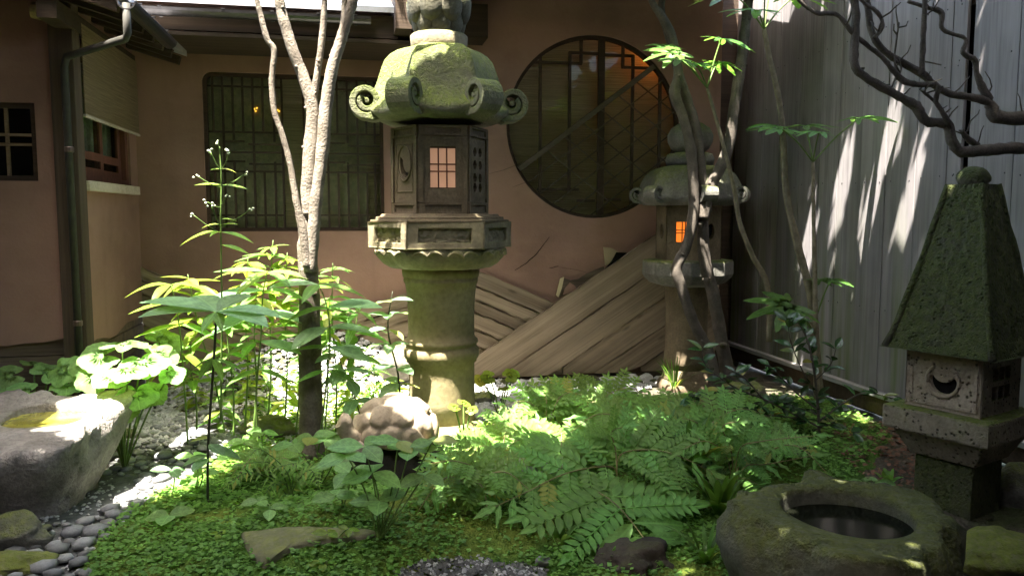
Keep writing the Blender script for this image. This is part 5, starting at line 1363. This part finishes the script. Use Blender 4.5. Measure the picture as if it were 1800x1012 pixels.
broad_sprig('sapling with long leaves left of the pale trunk', [(455, 800), (450, 700), (458, 600), (462, 520), (470, 478)], 4.5,
    [((470, 478), 180, 6, .28, 'bush'), ((470, 478), 0, 0, .26, 'bush'), ((470, 478), 230, -10, .24, 'lime'), ((470, 478), 310, -8, .22, 'bush'), ((464, 510), 190, -4, .30, 'blue'), ((464, 510), -8, 2, .26, 'bush'), ((460, 550), 200, -8, .28, 'blue'), ((460, 550), 10, -6, .28, 'blue'), ((456, 600), 185, -12, .22, 'bush'), ((456, 600), -15, -10, .24, 'blue'), ((454, 650), 200, -10, .18, 'bush'), ((454, 650), 0, -14, .2, 'bush')], 2)
broad_sprig('lime sapling spreading toward the house corner', [(330, 780), (325, 690), (318, 600), (310, 540), (300, 500)], 4.75,
    [((300, 500), 183, 5, .24, 'lime'), ((300, 500), 10, 4, .22, 'lime'), ((300, 500), 250, -6, .2, 'lime'), ((308, 530), 195, -8, .25, 'lime'), ((308, 530), -10, -4, .28, 'bush'), ((314, 570), 190, -10, .24, 'lime'), ((314, 570), 0, -10, .26, 'bush'), ((318, 620), 215, -20, .22, 'lime'), ((318, 620), -25, -20, .2, 'lime')], 3)
# ---- big round leaves at the left
def round_plant(label, px, py, Y, leaves, kind='round', seed=0, mat='stem', name='broadleaf_plant'):
    b = at(px, py, Y); b.z = hgt(b.x, b.y); t_ = thing(name, label, 'plant', b); r = random.Random(seed)
    for lx_, ly_, dY, s, az, el, upy in leaves:
        q = at(lx_, ly_, Y + dY); MB().tube(smoothpts([b, (b + q) / 2 + Vector((0, 0, .04)), q], 4), .005, 6).build('leaf_stalk', M[mat], t_, smooth=True)
        leaf(kind, t_, q, sph(R(az), R(el)), (r.uniform(-.4, .4), upy * 1.5, 1), s * .76, r)
    return t_
round_plant('dim broad-leaved plant at the left edge behind the block basin', 60, 740, 4.85, [(20, 660, 0, .2, 200, -5, -.8), (50, 690, -.1, .26, 230, -10, -.9), (22, 705, -.1, .28, 210, -15, -1.0), (85, 655, .1, .26, 60, 5, -.6), (110, 650, -.05, .24, 330, -10, -.8), (120, 675, -.05, .22, 280, -15, -.9), (70, 715, -.15, .22, 260, -20, -1.0), (0, 690, .1, .26, 160, -5, -.6), (100, 710, -.1, .2, 320, -25, -.9), (-10, 740, -.1, .24, 250, -10, -.9), (60, 640, .2, .2, 90, 0, -.6)], seed=1)
round_plant('sun-bleached broad-leaved plant behind the block basin', 215, 750, 4.6, [(180, 625, 0, .27, 190, -8, -.5), (215, 605, 0, .30, 60, 5, -.4), (250, 635, -.08, .32, 300, -15, -.55), (200, 660, -.12, .26, 240, -15, -.6), (275, 625, .05, .25, 0, -10, -.5), (240, 690, -.15, .26, 290, -25, -.8), (170, 660, -.05, .24, 200, -20, -.6), (225, 650, -.2, .26, 270, -10, -.6), (285, 600, .15, .26, 40, 0, -.9), (215, 720, -.15, .2, 300, -30, -.9), (265, 690, -.05, .2, 330, -20, -.7), (150, 640, .1, .2, 170, 0, -.5), (300, 655, -.05, .18, 320, -30, -.6)], seed=2)
round_plant('pale round-leaved plant right of the tall lantern foot', 880, 700, 5.2, [(860, 662, 0, .13, 180, 0, -.8), (895, 660, 0, .14, 20, 10, -.8), (885, 682, -.05, .12, 280, 0, -.9), (845, 668, 0, .12, 200, 0, -.8), (905, 655, .05, .10, 40, 0, -.8)], 'pale', 3)
round_plant('pale round-leaved sprig in front of the tall lantern foot', 815, 800, 4.3, [(800, 715, 0, .09, 200, 5, -.35), (815, 708, .05, .10, 60, 5, -.35), (828, 720, -.02, .09, 330, 0, -.35), (822, 765, -.05, .11, 290, -20, -1.0)], 'pale', 4)

# ---- three-leaved plants in front
def trifoliate(label, base, heads, kind='ovate', seed=0, size=.12, name='three_leaf_plant', group=None):
    b = G(*base); t_ = thing(name, label, 'plant', b, group); r = random.Random(seed)
    for px, py, dY, s, a0 in heads:
        q = at(px, py, b.y + dY); MB().tube(smoothpts([b, b * .5 + q * .5 + Vector((.015, 0, .02)), q], 4), .0032, 5).build('leaf_stalk', M['stem'], t_, smooth=True)
        for k in range(3):
            leaf(kind, t_, q, sph(R(a0 + 120*k + r.uniform(-12, 12)), R(r.uniform(-12, 8))), (r.uniform(-.15, .15), -.42, 1), size * s * r.uniform(.9, 1.1), r)
    return t_
trifoliate('three pale leaves on the mound near the pebbles', (300, 925), [(297, 905, -.02, 1.0, 40)], seed=1, size=.125)
trifoliate('grey-green pair of leaves above the mound by the pebbles', (300, 880), [(302, 825, 0, .85, 170)], 'blue', 2, .13)
trifoliate('large three-leaved plant before the turtle rock', (665, 955), [(667, 880, 0, 1.05, 270), (655, 830, .03, 1.1, 200), (640, 785, .06, 1.15, 170), (720, 790, .05, 1.0, 10), (745, 835, .02, .9, 200), (700, 775, .08, 1.0, 60), (610, 800, .04, 1.0, 190), (760, 775, .04, .9, 330)], seed=3)
trifoliate('three-leaved plant left of the turtle rock', (560, 860), [(515, 780, 0, 1.0, 180), (550, 768, .02, 1.05, 30), (575, 772, 0, 1.0, 300), (585, 815, -.05, 1.05, 220), (590, 865, -.08, 1.0, 200)], seed=4)
trifoliate('three-leaved plant low at the left of the turtle rock', (600, 900), [(590, 870, -.02, .95, 210), (615, 830, 0, 1.0, 250)], seed=5, size=.11)
trifoliate('tiny lime seedling left on the mound', (385, 945), [(383, 938, -.01, 1.0, 30)], 'ovlime', 6, .05, 'seedling')
trifoliate('tiny lime seedling near the flat stone', (395, 925), [(397, 915, 0, 1.0, 340)], 'ovlime', 7, .052, 'seedling')
trifoliate('lime seedling beside the flat stone on its right', (585, 955), [(578, 936, -.01, 1.0, 190), (612, 930, 0, .8, 20)], 'ovlime', 8, .065, 'seedling')
trifoliate('lime seedling at the bottom by the front gravel', (570, 1000), [(566, 990, 0, 1.0, 160)], 'ovlime', 9, .06, 'seedling')
trifoliate('dim plant under the fern left of centre', (480, 915), [(475, 895, 0, 1.0, 270), (455, 880, .05, .9, 180)], 'ovate', 10, .09)
trifoliate('small plant by the bush foot on the pebble side', (345, 870), [(340, 800, 0, .9, 180), (355, 830, 0, .8, 10), (330, 845, 0, .7, 200)], 'ovate', 11, .10)
trifoliate('small plant between the trunk and the mound', (450, 830), [(430, 775, 0, 1.0, 190), (460, 760, 0, 1.0, 20), (410, 800, 0, .9, 200), (445, 800, -.05, .9, 280)], 'ovate', 12, .10)
trifoliate('leafy sprig in the sunny gap right of the lantern', (870, 800), [(860, 770, 0, 1.0, 180), (880, 760, 0, 1.0, 30), (850, 745, .05, .9, 100)], 'ovlime', 13, .08)

# ---- ferns
def pinna_mesh(name, mat, n=9, L=1.0, pl=.20, pw=.38, tipw=1.0):
    m = MB()
    m.tube([(0, 0, 0), (L * .5, 0, .01), (L, 0, -.03)], [.010, .007, .003], 4)
    for i in range(n):
        u = .06 + .9 * i / n; l = pl * (1 - .35 * u) * (1 if i else .8)
        for s in (-1, 1):
            d = Vector((.42 + .3 * u, s * .9, .05)).normalized(); p = Vector((L * (u + (.03 if s > 0 else 0)), 0, -.03 * u * u)); w = Vector((-d.y, d.x, 0)) * s
            o = len(m.v); wl = l * pw
            for q, ww in ((0, .25), (.3, .95), (.62, .8), (1.0, .0)):
                c = p + d * l * q + Vector((0, 0, -.10 * l * q * q)); k = 0.10 * wl
                m.v += [c - w * wl * ww * .5 + Vector((0, 0, k)), c, c + w * wl * ww * .5 + Vector((0, 0, k))]
            for j in range(3):
                for k2 in range(2): a = o + j*3 + k2; m.f.append((a, a+1, a+4, a+3))
    o = len(m.v); 
    for q, ww in ((.90, .03), (.97, .09), (1.05, .07), (1.16, 0)): m.v += [Vector((L*q, -ww*.5, -.035)), Vector((L*q, 0, -.042)), Vector((L*q, ww*.5, -.035))]
    for j in range(3):
        for k2 in range(2): a = o + j*3 + k2; m.f.append((a, a+1, a+4, a+3))
    return m.mesh(name, mat, True, False)
PIN = [pinna_mesh('pinna', M['fern'], 6, 1, .34, .46), pinna_mesh('pinna', M['fern'], 7, 1, .31, .46)]
PINB = [pinna_mesh('pinna', M['fern'], 8, 1, .27, .46), pinna_mesh('pinna', M['fern'], 9, 1, .25, .46)]
PINL = [pinna_mesh('pinna', M['fernlight'], 5, 1, .36, .5), pinna_mesh('pinna', M['fernlight'], 6, 1, .34, .5)]
SIMPLE = [leafmesh('pinna', M['fern'], 1, .30, .15, .15, .40, 7, .5), leafmesh('pinna', M['fern'], 1, .26, .15, .22, .4, 7, .5)]
SIMPLEL = [leafmesh('pinna', M['fernlight'], 1, .20, .15, .2, .3, 7, .4)]
def frond(t_, pts, npair, pl, seed, pins, simple, start=.3, simp_from=.62, mat='stemtan', rad=.004, ang=62, upb=(0, -.25, 1), term=.12):
    r = random.Random(seed); P = smoothpts(pts, 10); N = len(P)
    f_ = MB().tube(P, [rad * (1 - .6 * i / N) for i in range(N)], 6).build('frond', M[mat], t_, smooth=True, org=P[0])
    for k in range(npair):
        q = k / max(1, npair - 1); u = start + (.97 - start) * q; i = min(N - 2, int(u * (N - 1))); p = P[i]; d = (P[i+1] - P[i]).normalized()
        up = Vector(upb); sd = up.cross(d).normalized()
        l = pl * (1 - .68 * q ** 1.3) * (.85 if k == 0 else 1)
        for s in (-1, 1):
            a = R(ang - 16 * q + r.uniform(-5, 5)); v = d * math.cos(a) + sd * s * math.sin(a) + Vector((0, 0, r.uniform(-.10, .06)))
            me = r.choice(simple if q >= simp_from else pins)
            put(me, 'pinna', f_, basis(p, v, up + d * .1, l * r.uniform(.92, 1.06)))
    put(simple[0], 'pinna', f_, basis(P[-1] - (P[-1] - P[-3]).normalized() * .01, P[-1] - P[-4], upb, term))
    return f_
fb0 = G(1085, 850)
bf = thing('royal_fern', 'large blue-green fern with broad divided fronds in the right foreground', 'fern', fb0)
Yf = fb0.y
frond(bf, [fb0, at(1010, 850, Yf + .25), at(1035, 856, Yf - .1), at(1085, 888, Yf - .35), at(1135, 950, Yf - .52), at(1150, 985, Yf - .6)], 8, .47, 1, PINB, SIMPLE, .36, .55, ang=78, upb=(.1, -.55, 1), term=.13)
frond(bf, [fb0, at(1075, 820, Yf), at(1000, 830, Yf - .12), at(930, 862, Yf - .22), at(870, 890, Yf - .3)], 7, .30, 2, PINB, SIMPLE, .3, .7, upb=(.2, -.6, 1))
frond(bf, [fb0, at(1090, 800, Yf), at(1140, 790, Yf - .05), at(1190, 800, Yf - .12), at(1250, 828, Yf - .2)], 7, .30, 3, PINB, SIMPLE, .28, .7, upb=(-.1, -.6, 1))
frond(bf, [fb0, at(1082, 790, Yf + .1), at(1075, 760, Yf + .12), at(1095, 750, Yf + .05)], 6, .2, 4, PIN, SIMPLE, .3, .7, upb=(0, -.8, .8))
fb1 = G(960, 800)
mf = thing('royal_fern', 'light green fern clump right of the tall lantern foot', 'fern', fb1); Yf = fb1.y
for i, pts in enumerate(([(930, 760), (870, 745), (800, 770)], [(950, 730), (920, 705), (860, 722)], [(975, 715), (1000, 690), (1040, 700)], [(990, 730), (1050, 705), (1120, 715)], [(960, 740), (960, 700), (950, 690)], [(930, 790), (860, 790), (790, 825)], [(1000, 745), (1070, 735), (1110, 765)])):
    frond(mf, [fb1] + [at(x, y, Yf + .05 * math.sin(i * 3 + j)) for j, (x, y) in enumerate(pts)], 7, .19, 20 + i, PINL, SIMPLE, .3, .65, upb=(0, -.6, 1), term=.09)
fb2 = G(830, 890)
nf = thing('royal_fern', 'fern spreading over the mound in front of the lantern', 'fern', fb2); Yf = fb2.y
for i, pts in enumerate(([(800, 840), (770, 850), (730, 905)], [(840, 830), (800, 810), (755, 815)], [(850, 840), (890, 830), (930, 860)], [(835, 850), (850, 860), (860, 915)], [(820, 840), (790, 870), (780, 920)])):
    frond(nf, [fb2] + [at(x, y, Yf - .06 * j) for j, (x, y) in enumerate(pts)], 7, .17, 40 + i, PINL, SIMPLE, .3, .6, upb=(0, -.55, 1), term=.08)
fb3 = G(1290, 860)
rf_ = thing('royal_fern', 'fern with outstretched fronds beside the round basin', 'fern', fb3); Yf = fb3.y
for i, pts in enumerate(([(1300, 790), (1340, 775), (1435, 765)], [(1310, 820), (1350, 815), (1430, 800)], [(1275, 800), (1240, 775), (1200, 790)], [(1285, 790), (1270, 750), (1300, 740)], [(1280, 840), (1240, 850), (1210, 890)], [(1300, 840), (1330, 850), (1350, 870)])):
    frond(rf_, [fb3] + [at(x, y, Yf - .04 * j) for j, (x, y) in enumerate(pts)], 7, .14, 60 + i, PIN, SIMPLE, .3, .45, upb=(0, -.6, 1), term=.10)
fb4 = G(510, 880)
lf_ = thing('lady_fern', 'small lime fern with drooping fronds left of the turtle rock', 'fern', fb4); Yf = fb4.y
for i, pts in enumerate(([(500, 840), (470, 812), (415, 818)], [(505, 870), (480, 850), (452, 895)], [(515, 840), (520, 815), (490, 820)], [(520, 850), (545, 825), (560, 850)], [(500, 850), (440, 830), (400, 850)], [(505, 830), (460, 790), (440, 800)])):
    frond(lf_, [fb4] + [at(x, y, Yf - .05 * j) for j, (x, y) in enumerate(pts)], 12, .085, 80 + i, SIMPLEL, SIMPLEL, .25, .0, 'stem', .003, 70, (0, -.5, 1), .04)
fb5 = G(660, 720)
of_ = thing('lady_fern', 'bright small fern between the pale trunk and the lantern', 'fern', fb5); Yf = fb5.y
for i, pts in enumerate(([(650, 700), (620, 690), (590, 710)], [(670, 695), (700, 690), (720, 705)], [(660, 690), (655, 675), (640, 690)], [(640, 710), (600, 715), (570, 740)])):
    frond(of_, [fb5] + [at(x, y, Yf - .05 * j) for j, (x, y) in enumerate(pts)], 10, .11, 90 + i, SIMPLEL, SIMPLEL, .2, .0, 'stem', .003, 70, (0, -.5, 1), .05)

def fernclump(label, px, py, n, L, pl, seed, light=True, name='royal_fern'):
    b = G(px, py); t_ = thing(name, label, 'fern', b); r = random.Random(seed)
    for k in range(n):
        az = 2*math.pi*k/n + r.uniform(-.35, .35); l = L * r.uniform(.75, 1.15); h = Vector((math.cos(az), math.sin(az), 0)); up_ = r.uniform(.30, .48) * l
        frond(t_, [b, b + h*l*.22 + Vector((0, 0, up_*.8)), b + h*l*.6 + Vector((0, 0, up_*1.1)), b + h*l + Vector((0, 0, up_*r.uniform(.4, .8)))], 7, pl * r.uniform(.85, 1.1), seed*50 + k, PINL if light else PIN, SIMPLE, .28, .6, upb=(0, -.4, 1), term=pl*.5)
    return t_
fernclump('light fern clump below the sloping boards', 1030, 745, 6, .46, .26, 1)
fernclump('fern clump before the mossy rock', 1130, 790, 6, .48, .26, 2)
fernclump('fern clump at the middle of the mound behind the big fern', 985, 830, 4, .45, .27, 3, True)
fernclump('fern clump between the sunlit stone and the turtle', 880, 830, 5, .38, .22, 4)
fernclump('fern clump left of the round basin behind the strap leaves', 1220, 800, 6, .45, .24, 5, False)
fernclump('low fern at the right end of the mound', 1330, 830, 5, .36, .19, 6, False)
fernclump('low bright fern left of the turtle rock', 470, 835, 7, .30, .13, 7)

# ---- strap-leaved clumps
STRAP = {}
def straps(label, px, py, n, L, W, seed, mat='strap', spread=.9, name='strap_leaf_clump', wide=1.0):
    b = G(px, py); t_ = thing(name, label, 'plant', b); r = random.Random(seed)
    for k in range(n):
        az = r.uniform(0, 6.28); l = L * r.uniform(.65, 1.1); lean = r.uniform(.15, spread); w = W * r.uniform(.8, 1.2); m = MB(); h = Vector((math.cos(az), math.sin(az), 0)); s = Vector((-h.y, h.x, 0)); N = 9
        for i in range(N + 1):
            u = i / N; an = math.pi/2 - lean * u * 1.6; x_ = l * u * (math.sin(lean * .5) + .35 * u * lean); z_ = l * (u - .45 * lean * u * u)
            ww = w * (math.sin(math.pi * min(1, .15 + .85*u)) ** .6) * .5 if u < 1 else 0
            c = b + h * (x_ + .02) + Vector((0, 0, z_)) ; f = .25 * ww
            m.v += [c - s * ww + Vector((0, 0, f)), c, c + s * ww + Vector((0, 0, f))]
        for i in range(N):
            for q in range(2): a = i*3 + q; m.f.append((a, a+1, a+4, a+3))
        m.build('leaf', M[mat], t_, smooth=True, recalc=False)
    return t_
straps('clump of upright strap leaves behind the big fern', 1215, 840, 26, .36, .040, 1)
straps('strap-leaved clump left of the round basin', 1265, 905, 24, .30, .034, 2, spread=1.1)
straps('strap leaves among the ferns in front of the mossy rock', 1160, 800, 18, .30, .036, 3)
straps('small pale strap-leaved tuft at the mound front', 985, 955, 9, .15, .022, 4, 'leaf', 1.2)
straps('grassy tuft at the foot of the small lantern', 1185, 685, 30, .30, .012, 5, spread=1.1, name='grass_tuft')
straps('dim grassy tuft in the bottom right under the basin', 1240, 985, 16, .18, .018, 6, spread=1.2, name='grass_tuft')

# ---- glossy evergreen shrub
cb = G(1440, 765); cs = thing('evergreen_shrub', 'dark glossy-leaved shrub at the foot of the plank fence', 'shrub', cb); r = random.Random(9); Yc = cb.y
for i, (pts, w) in enumerate((([(1440, 765), (1438, 720), (1432, 660), (1420, 600), (1400, 560)], .010), ([(1440, 750), (1400, 730), (1340, 700), (1290, 680), (1240, 640), (1235, 612)], .007), ([(1340, 700), (1310, 665), (1285, 650)], .005), ([(1440, 740), (1480, 710), (1520, 690), (1570, 700)], .006), ([(1438, 720), (1400, 690), (1370, 660), (1350, 640)], .005), ([(1432, 670), (1460, 640), (1470, 610)], .004), ([(1400, 735), (1350, 730), (1300, 740), (1260, 735)], .005), ([(1440, 750), (1470, 745), (1500, 760)], .004), ([(1438, 700), (1410, 650), (1390, 600), (1385, 565)], .005), ([(1445, 750), (1420, 760), (1380, 775), (1350, 790)], .004), ([(1290, 680), (1250, 690), (1215, 700)], .004), ([(1440, 730), (1400, 715), (1360, 705), (1330, 720)], .004))):
    dy = .12 * math.sin(i * 2.3); P = smoothpts([at(x, y, Yc + dy * j / len(pts)) for j, (x, y) in enumerate(pts)], 5)
    MB().tube(P, [w * (1 - .6 * k / len(P)) for k in range(len(P))], 6, True, .15).build('branch', M['barkdark'], cs, smooth=True)
    for k in range(3, len(P)):
        if r.random() < .25: continue
        for s in range(2 if k < len(P) - 1 else 4):
            d = (P[k] - P[k-1]).normalized(); v = d * .5 + sph(r.uniform(0, 6.28), r.uniform(-.3, .5)); leaf('cam', cs, P[k], v, (r.uniform(-.3, .3), -.5, 1), r.uniform(.07, .11), r)
straps('low lily-like leaves between basin and square lantern', 1560, 850, 10, .10, .03, 7, 'leaf', 1.3)
trifoliate('low heart-leaved weed behind the round basin', (1535, 855), [(1545, 845, 0, 1.0, 0), (1520, 848, 0, .9, 170)], 'ovate', 31, .09)
trifoliate('small weed at the corner of the fence sill', (1480, 745), [(1490, 730, 0, 1.0, 0), (1470, 735, 0, .9, 170)], 'ovate', 32, .07)
